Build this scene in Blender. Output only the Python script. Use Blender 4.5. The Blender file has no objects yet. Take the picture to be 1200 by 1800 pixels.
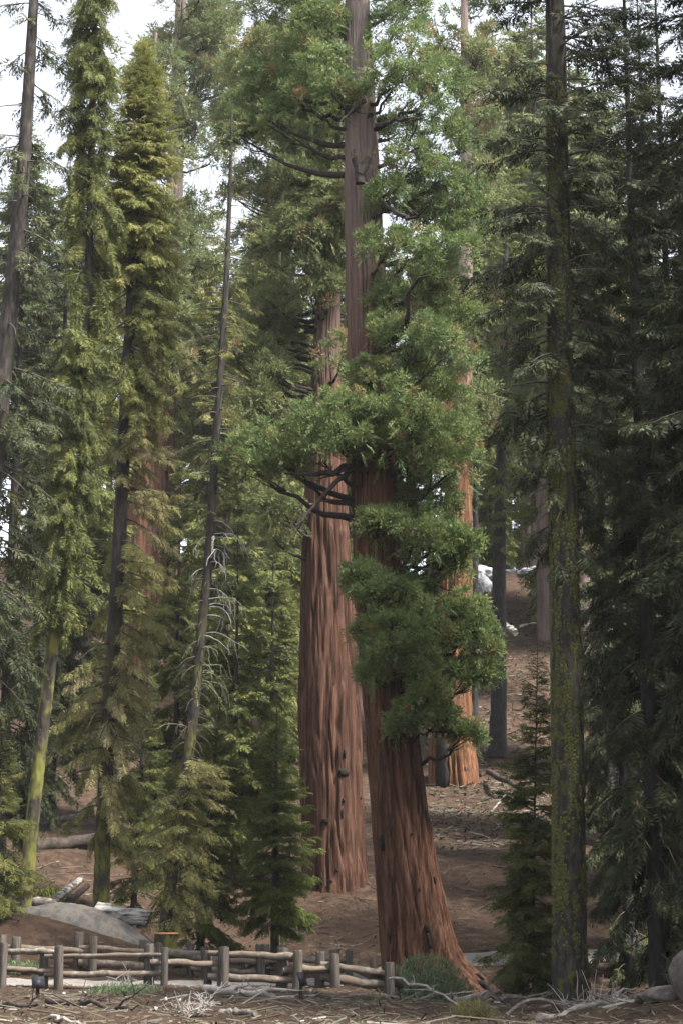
import bpy, math, random
import numpy as np
from mathutils import Vector

# ------------------------------------------------------------------ camera
sc = bpy.context.scene
FPX, CX, CY = 3300.0, 600.0, 900.0
PITCH = math.radians(12.4)
CAMZ = 1.6
cd = bpy.data.cameras.new('camera'); cam = bpy.data.objects.new('camera', cd)
sc.collection.objects.link(cam); sc.camera = cam
cam.location = (0, 0, CAMZ); cam.rotation_euler = (math.pi/2 + PITCH, 0, 0)
cd.sensor_fit = 'VERTICAL'; cd.sensor_height = 36.0; cd.lens = FPX/1800*36.0
cd.clip_start = 0.1; cd.clip_end = 5000

# ------------------------------------------------------------------ world, sun, exposure
SUN_EL, SUN_AZ = math.radians(57), math.radians(122)   # azimuth clockwise from +Y: from the right, a little behind the camera
w = bpy.data.worlds.new('World'); sc.world = w; w.use_nodes = True
nt = w.node_tree; nt.nodes.clear()
out = nt.nodes.new('ShaderNodeOutputWorld'); bg = nt.nodes.new('ShaderNodeBackground')
sky = nt.nodes.new('ShaderNodeTexSky'); sky.sky_type = 'NISHITA'; sky.sun_disc = False
sky.sun_elevation = SUN_EL; sky.sun_rotation = SUN_AZ; sky.air_density = 1.2; sky.dust_density = 3.0; sky.altitude = 1900
hs = nt.nodes.new('ShaderNodeHueSaturation'); hs.inputs['Saturation'].default_value = 0.28   # thin even cloud
nt.links.new(sky.outputs[0], hs.inputs['Color']); nt.links.new(hs.outputs[0], bg.inputs['Color'])
bg.inputs['Strength'].default_value = 0.15; nt.links.new(bg.outputs[0], out.inputs[0])
sl = bpy.data.lights.new('sun', 'SUN'); sl.energy = 5.0; sl.angle = math.radians(9); sl.color = (1, .95, .86)
so = bpy.data.objects.new('sun', sl); sc.collection.objects.link(so)
sd = Vector((math.sin(SUN_AZ)*math.cos(SUN_EL), math.cos(SUN_AZ)*math.cos(SUN_EL), math.sin(SUN_EL)))
so.rotation_euler = (-sd).to_track_quat('-Z', 'Y').to_euler(); so.location = (20, -20, 60)
sc.view_settings.view_transform = 'Standard'; sc.view_settings.look = 'None'
sc.view_settings.gamma = 1; sc.view_settings.exposure = 1.62
sc.render.engine = 'CYCLES'
sc.cycles.use_denoising = True
sc.cycles.max_bounces = 6; sc.cycles.diffuse_bounces = 3; sc.cycles.glossy_bounces = 1
sc.cycles.transmission_bounces = 3; sc.cycles.transparent_max_bounces = 4; sc.cycles.volume_bounces = 0
sc.cycles.caustics_reflective = False; sc.cycles.caustics_refractive = False

# ------------------------------------------------------------------ helpers
col = sc.collection
rng = np.random.default_rng(7)
cp, sp = math.cos(PITCH), math.sin(PITCH)

def P(px, py, Y):
    """a pixel of the photograph -> the point on its ray at depth Y (metres from the camera along the ground)"""
    u = (px - CX)/FPX; v = (CY - py)/FPX
    dy = cp - v*sp; dz = sp + v*cp
    return np.array([u/dy*Y, Y, CAMZ + dz/dy*Y])

def mpp(py, Y):
    v = (CY - py)/FPX
    return Y/(cp - v*sp)/FPX          # metres per pixel there

def S(t):
    t = np.clip(t, 0, 1); return t*t*(3 - 2*t)

_G = np.random.default_rng(3).uniform(-1, 1, (256, 256))
def vnoise(x, y):
    x = np.asarray(x, float); y = np.asarray(y, float)
    xi = np.floor(x).astype(int); yi = np.floor(y).astype(int)
    fx = S(x - xi); fy = S(y - yi)
    a = _G[xi % 256, yi % 256]; b = _G[(xi+1) % 256, yi % 256]
    c = _G[xi % 256, (yi+1) % 256]; d = _G[(xi+1) % 256, (yi+1) % 256]
    return (a*(1-fx) + b*fx)*(1-fy) + (c*(1-fx) + d*fx)*fy
def pnoise(th, n, y, seed=0):
    """noise on a ring: th 0..1 periodic with n cells"""
    x = th*n; xi = np.floor(x).astype(int); fx = S(x - xi); yi = np.floor(y).astype(int); fy = S(y - yi)
    g = lambda i, j: _G[(i % n + seed*37) % 256, (j + seed*11) % 256]
    return (g(xi, yi)*(1-fx) + g(xi+1, yi)*fx)*(1-fy) + (g(xi, yi+1)*(1-fx) + g(xi+1, yi+1)*fx)*fy

def ground(x, y):
    x = np.asarray(x, float); y = np.asarray(y, float)
    h = np.interp(y, [0, 58, 66, 75, 80, 90, 100, 106, 140, 170, 250, 420, 900], [0, 0, .35, 2.5, 3.9, 6.3, 8.8, 11, 27.5, 33, 45, 62, 80])
    h = h + 1.7*S((-x - 5)/8)*S((y - 64)/14)
    h = h - 1.15*S((y - 41)/9)*S((x - .3)/3)*(1 - S((y - 60)/7))
    h = h + 2.25*np.exp(-((x + 12)/6.5)**2 - ((y - 57.8)/2.9)**2)
    h = h + .45*np.exp(-((x - 6.2)/1.6)**2 - ((y - 33)/3.2)**2)
    for bx, by, br in ((3.1, 60.6, 2.2), (-.2, 76, 2.2), (6.1, 100, 2.4)): h = h + .4*np.exp(-(((x - bx)**2 + (y - by)**2)/br**2)**1.5)     # bark heaps round the sequoia feet
    h = h + .07*vnoise(x/1.3 + 9, y/1.3) + .035*vnoise(x/.45, y/.45 + 5)
    h = h + (.25*vnoise(x/5 + 3, y/5) + .1*vnoise(x/1.9, y/1.9))*S((y - 64)/15)
    h = h + 1.6*vnoise(x/40, y/40)*S((y - 115)/60)
    return h
def gz(x, y): return float(ground(x, y))

def link(name, mesh, mats, parent=None, loc=None):
    o = bpy.data.objects.new(name, mesh)
    for m in (mats if isinstance(mats, (list, tuple)) else [mats]):
        if m is not None and len(mesh.materials) < (len(mats) if isinstance(mats, (list, tuple)) else 1): mesh.materials.append(m)
    col.objects.link(o)
    if parent is not None: o.parent = parent
    if loc is not None: o.location = loc
    return o
def tag(o, label=None, cat=None, group=None, kind=None):
    if label: o['label'] = label
    if cat: o['category'] = cat
    if group: o['group'] = group
    if kind: o['kind'] = kind
    return o
def empty(name, loc, rz=0):
    o = bpy.data.objects.new(name, None); col.objects.link(o); o.location = loc; o.rotation_euler = (0, 0, rz)
    o.empty_display_size = .3
    return o

class Geo:
    """collects quads / tris (numpy) with a per-face tint and material index, and becomes ONE mesh"""
    def __init__(self): self.v = []; self.f = []; self.t = []; self.m = []; self.n = 0
    def add(self, v, f, tint=0.5, mi=0):
        v = np.asarray(v, float).reshape(-1, 3); f = np.asarray(f, int)
        self.v.append(v); self.f.append(f + self.n); self.n += len(v)
        self.t.append(np.broadcast_to(np.asarray(tint, float), (len(f),))); self.m.append(np.full(len(f), mi, int))
    def quads(self, q, tint=0.5, mi=0):            # q: (N,4,3)
        q = np.asarray(q, float); n = len(q)
        self.add(q.reshape(-1, 3), np.arange(n*4).reshape(n, 4), tint, mi)
    def tris(self, q, tint=0.5, mi=0):             # q: (N,3,3)
        q = np.asarray(q, float); n = len(q)
        self.add(q.reshape(-1, 3), np.arange(n*3).reshape(n, 3), tint, mi)
    def mesh(self, name, smooth=False, off=(0, 0, 0)):
        me = bpy.data.meshes.new(name)
        v = np.concatenate(self.v) - np.asarray(off)
        me.vertices.add(len(v)); me.vertices.foreach_set('co', v.astype(np.float32).ravel())
        sizes = np.concatenate([np.full(len(f), f.shape[1]) for f in self.f])
        loops = np.concatenate([f.ravel() for f in self.f])
        me.loops.add(len(loops)); me.loops.foreach_set('vertex_index', loops.astype(np.int32))
        me.polygons.add(len(sizes))
        me.polygons.foreach_set('loop_start', np.concatenate([[0], np.cumsum(sizes)[:-1]]).astype(np.int32))
        me.polygons.foreach_set('loop_total', sizes.astype(np.int32))
        me.polygons.foreach_set('material_index', np.concatenate(self.m).astype(np.int32))
        if smooth: me.polygons.foreach_set('use_smooth', np.ones(len(sizes), bool))
        a = me.attributes.new('tint', 'FLOAT', 'FACE'); a.data.foreach_set('value', np.concatenate(self.t).astype(np.float32))
        me.update(calc_edges=True); me.validate()
        return me

def tube(g, pts, radii, ns=6, tint=.5, mi=0, cap=True, jit=0, r=rng, flat=1.0):
    pts = np.asarray(pts, float); n = len(pts); radii = np.broadcast_to(np.asarray(radii, float), (n,))
    d = np.gradient(pts, axis=0); d /= np.linalg.norm(d, axis=1)[:, None] + 1e-9
    ref = np.array([0, 0, 1.]) if abs(d[:, 2]).mean() < .8 else np.array([1., 0, 0])
    a = np.cross(d, ref); a /= np.linalg.norm(a, axis=1)[:, None] + 1e-9; b = np.cross(a, d)
    th = np.linspace(0, 2*math.pi, ns, endpoint=False)
    rr = radii[:, None]*(1 + (jit*r.uniform(-1, 1, (n, ns)) if jit else 0))
    v = pts[:, None] + (a[:, None]*np.cos(th)[None, :, None] + b[:, None]*np.sin(th)[None, :, None]*flat)*np.asarray(rr)[..., None]*np.ones((n, ns, 1))
    i = np.arange(n-1)[:, None]*ns; j = np.arange(ns)[None]; k = (j+1) % ns
    f = np.stack([i+j, i+k, i+ns+k, i+ns+j], -1).reshape(-1, 4)
    v = v.reshape(-1, 3)
    g.add(v, f, tint, mi)
    if cap:
        for base, c, flip in ((0, pts[0], 1), ((n-1)*ns, pts[-1], 0)):
            vv = np.vstack([v[base:base+ns], c]); jj = np.arange(ns); kk = (jj+1) % ns
            g.add(vv, np.stack([kk, jj, np.full(ns, ns)] if flip else [jj, kk, np.full(ns, ns)], -1), tint, mi)

def bend(p0, p1, sag=0., wob=0., n=7, r=rng):
    t = np.linspace(0, 1, n)[:, None]
    p = np.asarray(p0)*(1-t) + np.asarray(p1)*t
    p[:, 2] += sag*4*(t*(1-t))[:, 0]
    if wob: p[1:-1] += r.normal(0, wob, (n-2, 3))
    return p

# ------------------------------------------------------------------ materials
def mat(name):
    m = bpy.data.materials.new(name); m.use_nodes = True; t = m.node_tree
    return m, t, t.nodes['Principled BSDF']
def ramp(t, fac, stops):
    r = t.nodes.new('ShaderNodeValToRGB'); e = r.color_ramp.elements
    while len(e) < len(stops): e.new(.5)
    for el, (p, c) in zip(e, stops): el.position = p; el.color = (*c, 1)
    t.links.new(fac, r.inputs[0]); return r.outputs[0]
def noise(t, scale, detail=4, stretch=(1, 1, 1), rough=.6, coord='Object'):
    tc = t.nodes.new('ShaderNodeTexCoord'); mp = t.nodes.new('ShaderNodeMapping'); mp.inputs['Scale'].default_value = stretch
    t.links.new(tc.outputs[coord], mp.inputs[0]); n = t.nodes.new('ShaderNodeTexNoise')
    n.inputs['Scale'].default_value = scale; n.inputs['Detail'].default_value = detail; n.inputs['Roughness'].default_value = rough
    t.links.new(mp.outputs[0], n.inputs['Vector']); return n.outputs['Fac']
def mix(t, fac, a, b, mode='MIX'):
    m = t.nodes.new('ShaderNodeMix'); m.data_type = 'RGBA'; m.blend_type = mode
    for s, v in ((m.inputs['Factor'], fac), (m.inputs['A'], a), (m.inputs['B'], b)):
        if isinstance(v, (int, float)): s.default_value = v
        elif isinstance(v, tuple): s.default_value = (*v, 1)
        else: t.links.new(v, s)
    return m.outputs['Result']
def bump(t, b, h, strength, dist=.02):
    n = t.nodes.new('ShaderNodeBump'); n.inputs['Strength'].default_value = strength; n.inputs['Distance'].default_value = dist
    t.links.new(h, n.inputs['Height']); t.links.new(n.outputs[0], b.inputs['Normal'])

def surf(name, stops, scale=6, stretch=(1, 1, 1), rough=.9, bumps=.5, dist=.02, detail=6, second=None, spec=.2, below=None):
    m, t, b = mat(name)
    n = noise(t, scale, detail, stretch); c = ramp(t, n, stops)
    if second:
        fac = ramp(t, noise(t, second[0], 3, second[3] if len(second) > 3 else (1, 1, 1)), second[1])
        if below:                                                  # moss grows only on the lower trunk
            tc = t.nodes.new('ShaderNodeTexCoord'); sx = t.nodes.new('ShaderNodeSeparateXYZ'); t.links.new(tc.outputs['Object'], sx.inputs[0])
            mr = t.nodes.new('ShaderNodeMapRange'); mr.inputs[1].default_value = below[0]; mr.inputs[2].default_value = below[1]; mr.inputs[3].default_value = 1; mr.inputs[4].default_value = 0
            t.links.new(sx.outputs['Z'], mr.inputs[0]); mu = t.nodes.new('ShaderNodeMath'); mu.operation = 'MULTIPLY'; t.links.new(fac, mu.inputs[0]); t.links.new(mr.outputs[0], mu.inputs[1]); fac = mu.outputs[0]
        c = mix(t, fac, c, second[2])
    t.links.new(c, b.inputs['Base Color']); b.inputs['Roughness'].default_value = rough; b.inputs['Specular IOR Level'].default_value = spec
    bump(t, b, n, bumps, dist); return m

BW = lambda a, b: [(a, (0, 0, 0)), (b, (1, 1, 1))]
def foliage(name, stops, trans=.3):
    m, t, b = mat(name)
    at = t.nodes.new('ShaderNodeAttribute'); at.attribute_name = 'tint'
    c = ramp(t, at.outputs['Fac'], stops)
    c = mix(t, ramp(t, noise(t, 1.1, 3), [(.3, (.0, .0, .0)), (.7, (.35, .35, .35))]), c, (.13, .13, .05))
    t.links.new(c, b.inputs['Base Color']); b.inputs['Roughness'].default_value = .6; b.inputs['Specular IOR Level'].default_value = .25
    tr = t.nodes.new('ShaderNodeBsdfTranslucent'); t.links.new(c, tr.inputs[0])
    ms = t.nodes.new('ShaderNodeMixShader'); ms.inputs[0].default_value = trans
    t.links.new(b.outputs[0], ms.inputs[1]); t.links.new(tr.outputs[0], ms.inputs[2])
    t.links.new(ms.outputs[0], t.nodes['Material Output'].inputs[0]); return m

F_SEQ = foliage('sequoia_foliage', [(0, (.062, .104, .042)), (.45, (.138, .200, .072)), (.8, (.225, .280, .10)), (.93, (.26, .20, .10)), (1, (.27, .17, .085))], .38)
F_SEQ2 = foliage('sequoia_foliage_olive', [(0, (.066, .094, .044)), (.45, (.140, .175, .070)), (.75, (.210, .235, .096)), (.9, (.27, .215, .115)), (1, (.28, .18, .095))], .38)
F_FIR = foliage('fir_foliage', [(0, (.046, .066, .018)), (.45, (.120, .140, .036)), (.8, (.205, .215, .06)), (1, (.27, .26, .085))], .38)
F_PALE = foliage('fir_foliage_pale', [(0, (.10, .112, .036)), (.4, (.23, .222, .078)), (.75, (.33, .30, .13)), (1, (.42, .37, .23))], .42)
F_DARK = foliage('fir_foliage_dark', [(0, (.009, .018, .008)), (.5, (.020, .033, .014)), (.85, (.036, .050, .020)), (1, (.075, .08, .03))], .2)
F_YOUNG = foliage('young_fir_foliage', [(0, (.040, .070, .016)), (.5, (.100, .140, .028)), (1, (.18, .205, .045))], .35)
F_SHRUB = foliage('shrub_foliage', [(0, (.08, .13, .07)), (.5, (.16, .24, .12)), (1, (.25, .32, .18))])
F_GRASS = foliage('dry_grass', [(0, (.12, .10, .05)), (.5, (.2, .16, .08)), (1, (.14, .18, .07))])

def bark_seq(name, lo, mid, hi, grey, z0, z1):
    m, t, b = mat(name)
    n1 = noise(t, 6.5, 9, (1, 1, .03), .74); n2 = noise(t, 1.3, 4, (1, 1, .06)); n3 = noise(t, 24, 8, (1, 1, .055), .78)
    c = ramp(t, n1, [(.36, lo), (.47, mid), (.56, hi), (.68, tuple(x*1.3 for x in hi))])
    c = mix(t, ramp(t, n2, [(.40, (0, 0, 0)), (.66, (.5, .5, .5))]), c, tuple(x*.8 for x in mid))
    c = mix(t, .65, c, mix(t, 1.0, c, ramp(t, n3, [(.34, (.34, .33, .33)), (.62, (1.35, 1.28, 1.2))]), 'MULTIPLY'))
    tc = t.nodes.new('ShaderNodeTexCoord'); sx = t.nodes.new('ShaderNodeSeparateXYZ'); t.links.new(tc.outputs['Object'], sx.inputs[0])
    mr = t.nodes.new('ShaderNodeMapRange'); mr.inputs[1].default_value = z0; mr.inputs[2].default_value = z1; t.links.new(sx.outputs['Z'], mr.inputs[0])
    c = mix(t, mr.outputs[0], c, mix(t, .72, c, grey))                       # upper bark weathers grey
    t.links.new(c, b.inputs['Base Color']); b.inputs['Roughness'].default_value = .95; b.inputs['Specular IOR Level'].default_value = .1
    bump(t, b, n3, .9, .05); return m
B_SEQ = bark_seq('sequoia_bark', (.022, .012, .009), (.084, .042, .029), (.165, .088, .060), (.22, .18, .17), 18, 30)
B_SEQ2 = bark_seq('sequoia_bark_umber', (.018, .010, .009), (.066, .034, .025), (.128, .070, .050), (.18, .15, .14), 18, 30)
B_SEQ3 = bark_seq('sequoia_bark_orange', (.038, .018, .011), (.125, .060, .036), (.235, .122, .070), (.30, .25, .24), 18, 32)
B_CHAR = surf('charred_wood', [(.3, (.008, .007, .007)), (.7, (.028, .024, .024))], 14, bumps=.8)
B_FIR = surf('fir_bark', [(.3, (.016, .013, .012)), (.5, (.038, .032, .028)), (.72, (.080, .070, .062))], 9, (1, 1, .25), bumps=1, dist=.03)
B_MOSSY = surf('mossy_fir_bark', [(.3, (.020, .017, .015)), (.6, (.048, .041, .036)), (.8, (.10, .09, .08))], 9, (1, 1, .25), bumps=1, dist=.03,
               second=(3.2, BW(.47, .6), (.11, .11, .025), (1, 1, .5)), below=(5, 12))
B_LEAN = surf('pale_mossy_bark', [(.3, (.022, .019, .016)), (.6, (.055, .047, .040)), (.8, (.12, .108, .095))], 9, (1, 1, .25), bumps=1, dist=.03,
               second=(2.2, BW(.42, .58), (.17, .17, .045), (1, 1, .5)), below=(10, 14))
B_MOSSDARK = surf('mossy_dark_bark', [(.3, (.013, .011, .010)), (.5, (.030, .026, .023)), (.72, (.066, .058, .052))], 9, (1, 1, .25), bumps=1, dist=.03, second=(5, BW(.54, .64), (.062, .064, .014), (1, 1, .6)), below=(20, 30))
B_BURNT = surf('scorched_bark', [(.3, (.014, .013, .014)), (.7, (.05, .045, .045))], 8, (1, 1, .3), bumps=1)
B_GREY = surf('far_bark', [(.3, (.07, .05, .045)), (.7, (.16, .12, .105))], 5, (1, 1, .15), bumps=.8)
B_TWIG = surf('twig_bark', [(.3, (.04, .033, .028)), (.7, (.10, .085, .075))], 12, bumps=.3)
B_LIMB = surf('limb_bark', [(.3, (.014, .011, .011)), (.7, (.050, .038, .035))], 10, bumps=.8)
B_DEAD = surf('bleached_wood', [(.3, (.20, .19, .175)), (.7, (.40, .385, .36))], 12, bumps=.4)
B_DEADMOSS = surf('bleached_mossy_wood', [(.3, (.10, .11, .04)), (.7, (.28, .28, .19))], 6, bumps=.4)
M_MOSS = foliage('moss', [(0, (.032, .036, .010)), (.5, (.072, .076, .016)), (1, (.15, .145, .03))], .1)
M_WOOD = surf('fence_wood', [(.3, (.055, .045, .037)), (.5, (.145, .122, .10)), (.72, (.27, .24, .205))], 7, (1, 1, 1), bumps=.8, second=(1.4, BW(.42, .6), (.15, .115, .09)))
M_POST = surf('post_wood', [(.3, (.035, .029, .025)), (.5, (.075, .064, .056)), (.72, (.15, .132, .118))], 9, (1, 1, .12), bumps=.9)
M_LOG = surf('log_wood', [(.3, (.05, .042, .036)), (.5, (.14, .12, .105)), (.72, (.30, .28, .26))], 5, bumps=.9, dist=.03)
M_LOGB = surf('bleached_log', [(.38, (.05, .045, .035)), (.5, (.30, .28, .25)), (.65, (.56, .54, .51))], 4, (.5, 1, 2.2), bumps=1, dist=.04)
M_LOGD = surf('dark_log', [(.3, (.02, .016, .014)), (.7, (.075, .058, .05))], 5, bumps=.9, dist=.03)
M_STICK = surf('weathered_sticks', [(.3, (.15, .125, .11)), (.7, (.40, .36, .33))], 3, bumps=.3)
M_CUT = surf('fresh_cut_wood', [(.3, (.42, .18, .07)), (.7, (.62, .31, .13))], 9, bumps=.2)
M_ROCK = surf('granite', [(.3, (.068, .062, .057)), (.55, (.135, .126, .117)), (.75, (.21, .196, .182))], 3.5, bumps=.8, dist=.03, second=(3.5, BW(.56, .66), (.13, .10, .08)))
M_ROCKB = surf('dark_granite', [(.3, (.055, .044, .040)), (.55, (.105, .086, .079)), (.78, (.20, .168, .156))], 7, bumps=.9, dist=.03)
M_ROCKP = surf('pale_granite', [(.3, (.20, .205, .215)), (.6, (.36, .365, .375)), (.8, (.46, .455, .45))], 1.2, bumps=.8, dist=.06)
M_PATH = surf('path_paving', [(.3, (.13, .12, .112)), (.7, (.21, .198, .186))], 5, bumps=.3, second=(1.5, BW(.52, .7), (.17, .12, .09)))
M_SIGN = surf('sign_metal', [(.3, (.012, .012, .016)), (.7, (.03, .03, .038))], 8, bumps=.1, rough=.5)
M_SIGNP = surf('sign_post', [(.3, (.02, .012, .010)), (.7, (.05, .03, .025))], 8, bumps=.2, rough=.7)
M_WHITE = surf('white_chip', [(.3, (.45, .45, .45)), (.7, (.65, .65, .65))], 8, bumps=.1)

def ground_mat():
    m, t, b = mat('forest_floor')
    a = noise(t, .35, 4); n = noise(t, 2.2, 8, rough=.72); f = noise(t, 14, 6, rough=.75)
    c = ramp(t, n, [(.30, (.017, .011, .008)), (.5, (.050, .032, .023)), (.66, (.096, .064, .047))])
    c = mix(t, ramp(t, a, BW(.42, .62)), c, mix(t, .6, c, (.066, .042, .030)))
    c = mix(t, ramp(t, f, BW(.60, .72)), c, (.125, .092, .07))
    c = mix(t, ramp(t, f, [(.30, (1, 1, 1)), (.42, (0, 0, 0))]), c, (.035, .024, .02))
    t.links.new(c, b.inputs['Base Color']); b.inputs['Roughness'].default_value = 1; b.inputs['Specular IOR Level'].default_value = .1
    bump(t, b, f, 1, .05); return m
M_GROUND = ground_mat()
M_LITTER = foliage('litter', [(0, (.022, .016, .014)), (.45, (.062, .043, .035)), (.7, (.11, .09, .078)), (.86, (.18, .165, .155)), (1, (.34, .33, .325))], .0)

# ------------------------------------------------------------------ terrain and path
def axis(parts):
    a = [np.arange(s, e, st) for s, e, st in parts]; return np.concatenate(a + [[parts[-1][1]]])
xs = axis([(-700, -200, 60), (-200, -60, 8), (-60, -20, 1.5), (-20, 20, .36), (20, 60, 1.5), (60, 200, 8), (200, 700, 50)])
ys = axis([(-60, 20, 4), (20, 72, .26), (72, 145, .8), (145, 260, 3), (260, 1000, 25)])
X, Y = np.meshgrid(xs, ys); Z = ground(X, Y); nx, ny = len(xs), len(ys)
g = Geo(); i = np.arange(ny-1)[:, None]*nx; j = np.arange(nx-1)[None]
g.add(np.stack([X, Y, Z], -1), np.stack([i+j, i+j+1, i+nx+j+1, i+nx+j], -1).reshape(-1, 4))
tag(link('ground', g.mesh('ground', True), M_GROUND), 'brown forest floor of needles and duff rising into a slope', kind='structure')

pc = np.array([(-40, 52.3), (-16, 52.4), (-9, 52.2), (-4, 52.4), (-1, 53.2), (.2, 56), (.8, 61), (2.4, 65.5), (5, 66.5), (9, 67), (16, 68), (40, 70)])
tt = np.linspace(0, len(pc)-1, 400); pp = np.stack([np.interp(tt, np.arange(len(pc)), pc[:, k]) for k in (0, 1)], -1)
for _ in range(30): pp[1:-1] = (pp[:-2] + pp[1:-1]*2 + pp[2:])/4
dd = np.gradient(pp, axis=0); nn = np.stack([-dd[:, 1], dd[:, 0]], -1); nn /= np.linalg.norm(nn, axis=1)[:, None]
cols = np.linspace(-.75, .75, 9); gp = Geo()
vv = pp[:, None] + nn[:, None]*cols[None, :, None]
zz = ground(vv[..., 0], vv[..., 1]) + .045 - .06*(abs(cols) > .7)
i = np.arange(399)[:, None]*9; j = np.arange(8)[None]
gp.add(np.concatenate([vv, zz[..., None]], -1), np.stack([i+j, i+j+1, i+9+j+1, i+9+j], -1).reshape(-1, 4))
tag(link('path', gp.mesh('path', True), M_PATH), 'pale grey paved trail behind the rail fence', kind='structure')

# ------------------------------------------------------------------ trunks
class Trunk:
    """path from pixels [(px, py, width_px)...] (bottom first) at depth d; the foot is set on the ground"""
    def __init__(self, pts, d, dz=0.15, bulge=1.0, dlean=0.0):
        q = []
        for (px, py, wpx) in pts:
            p = P(px, py, d); q.append([p[0], d + dlean*max(0, p[2]), p[2], wpx*.5*mpp(py, d)*bulge])
        q = np.array(q); self.z0 = gz(q[0, 0], d)
        q[0, 2] = self.z0 - dz
        o = np.argsort(q[:, 2]); self.q = q[o]
        self.base = np.array([q[0, 0], d, self.z0]); self.ztop = self.q[-1, 2]
        self.d = d
    def at(self, z):
        z = np.asarray(z, float)
        # smooth interpolation: average of three shifted linear lookups
        f = lambda k: (np.interp(z-.5, self.q[:, 2], self.q[:, k]) + 2*np.interp(z, self.q[:, 2], self.q[:, k]) + np.interp(z+.5, self.q[:, 2], self.q[:, k]))/4
        return f(0), f(1), f(3)
    def bark(self, ns, dz, mode, seed):
        z = np.arange(self.q[0, 2], self.ztop + dz*.5, dz); x, y, r = self.at(z)
        th = np.linspace(0, 1, ns, endpoint=False); T, Zz = np.meshgrid(th, z); R = r[:, None]*np.ones_like(T)
        hb = np.clip(Zz - self.z0, 0, None)
        if mode == 'seq':
            tw = T + .012*vnoise(Zz/2.3 + seed, T*0)          # grain wanders a little
            k = 1 + .11*pnoise(tw % 1, 9, Zz/16, seed) + .05*np.exp(-hb/3.5)*pnoise(tw % 1, 13, Zz*0, seed+1)*2
            furrow = np.abs(pnoise(tw % 1, 26, Zz/3.2, seed+2)); fine = pnoise(tw % 1, 64, Zz/1.1, seed+3)
            k = k - .115*np.exp(-(furrow/.17)**2) - .05*np.exp(-(np.abs(pnoise(tw % 1, 48, Zz/2.1, seed+6))/.2)**2) + .02*fine + .012*pnoise(T, 110, Zz/.35, seed+4)
            R = R*k
        else:
            p1 = np.abs(pnoise(T, 11, Zz/.55, seed)); p2 = pnoise(T, 22, Zz/.2, seed+1)
            R = R*(1 - .09*np.exp(-(p1/.2)**2) + .035*p2 + .05*pnoise(T, 5, Zz/3, seed+2))
            R = R*(1 + .12*np.exp(-hb/.5)*(1 + pnoise(T, 6, Zz*0, seed+5)))
        A = T*2*math.pi
        v = np.stack([x[:, None] + R*np.cos(A), y[:, None] + R*np.sin(A), Zz], -1); nr = len(z)
        g = Geo(); i = np.arange(nr-1)[:, None]*ns; j = np.arange(ns)[None]; kk = (j+1) % ns
        g.add(v, np.stack([i+j, i+kk, i+ns+kk, i+ns+j], -1).reshape(-1, 4))
        top = np.array([x[-1], y[-1], z[-1] + .05]); g.add(np.vstack([v[-1], top]), np.stack([np.arange(ns), (np.arange(ns)+1) % ns, np.full(ns, ns)], -1))
        return g

# ------------------------------------------------------------------ foliage
def spray_proto(r, n=10, wid=.46, w=.085, droop=.26, ang=50):
    q = []
    for k in range(n):
        x = (k + .6)/(n + .2)
        for s in (-1, 1):
            L = (wid*(1 - .72*x) + .10)*r.uniform(.65, 1.2); a = math.radians(ang + r.uniform(-13, 13)); xx = x + r.uniform(-.03, .03)
            b = np.array([xx, 0, -droop*x*x]); e = b + L*np.array([math.cos(a), s*math.sin(a), -.25 - droop*x + r.uniform(-.3, .22)])
            pv = np.array([-math.sin(a), s*math.cos(a), r.uniform(-.9, .9)])*w*.5; m = b*.75 + e*.25
            q.append([m + pv, e, m - pv])
    q.append([[0, .02, .005], [1.12, 0, -droop*1.25], [.0, -.02, -.03]])
    return np.array(q)
SPRAYS = [spray_proto(np.random.default_rng(50+k)) for k in range(8)]
SPRAYS_SEQ = [spray_proto(np.random.default_rng(80+k), 9, .26, .055, .3, 38) for k in range(6)]
SPRAYS_LO = [spray_proto(np.random.default_rng(60+k), 7, .48, .135) for k in range(6)]

def place(g, protos, O, Xd, L, roll, tint, r, mi=0):
    """put copies of a flat spray at O pointing along Xd with length L, as faces of ONE crown mesh"""
    Xd = Xd/(np.linalg.norm(Xd, axis=1)[:, None] + 1e-9)
    Yd = np.cross(np.array([0, 0, 1.])[None], Xd); Yd /= np.linalg.norm(Yd, axis=1)[:, None] + 1e-6
    Zd = np.cross(Xd, Yd); c, s = np.cos(roll)[:, None], np.sin(roll)[:, None]
    Y2 = Yd*c + Zd*s; Z2 = -Yd*s + Zd*c
    M = np.stack([Xd, Y2, Z2], 1)*L[:, None, None]
    which = r.integers(0, len(protos), len(O))
    for k, pr in enumerate(protos):
        id_ = which == k
        if not id_.any(): continue
        q = np.einsum('nqa,mab->mnqb', pr, M[id_]) + O[id_][:, None, None]
        t = (tint[id_][:, None] + r.normal(0, .06, (id_.sum(), len(pr)))).clip(0, 1)
        g.tris(q.reshape(-1, 3, 3), t.ravel(), mi)

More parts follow.
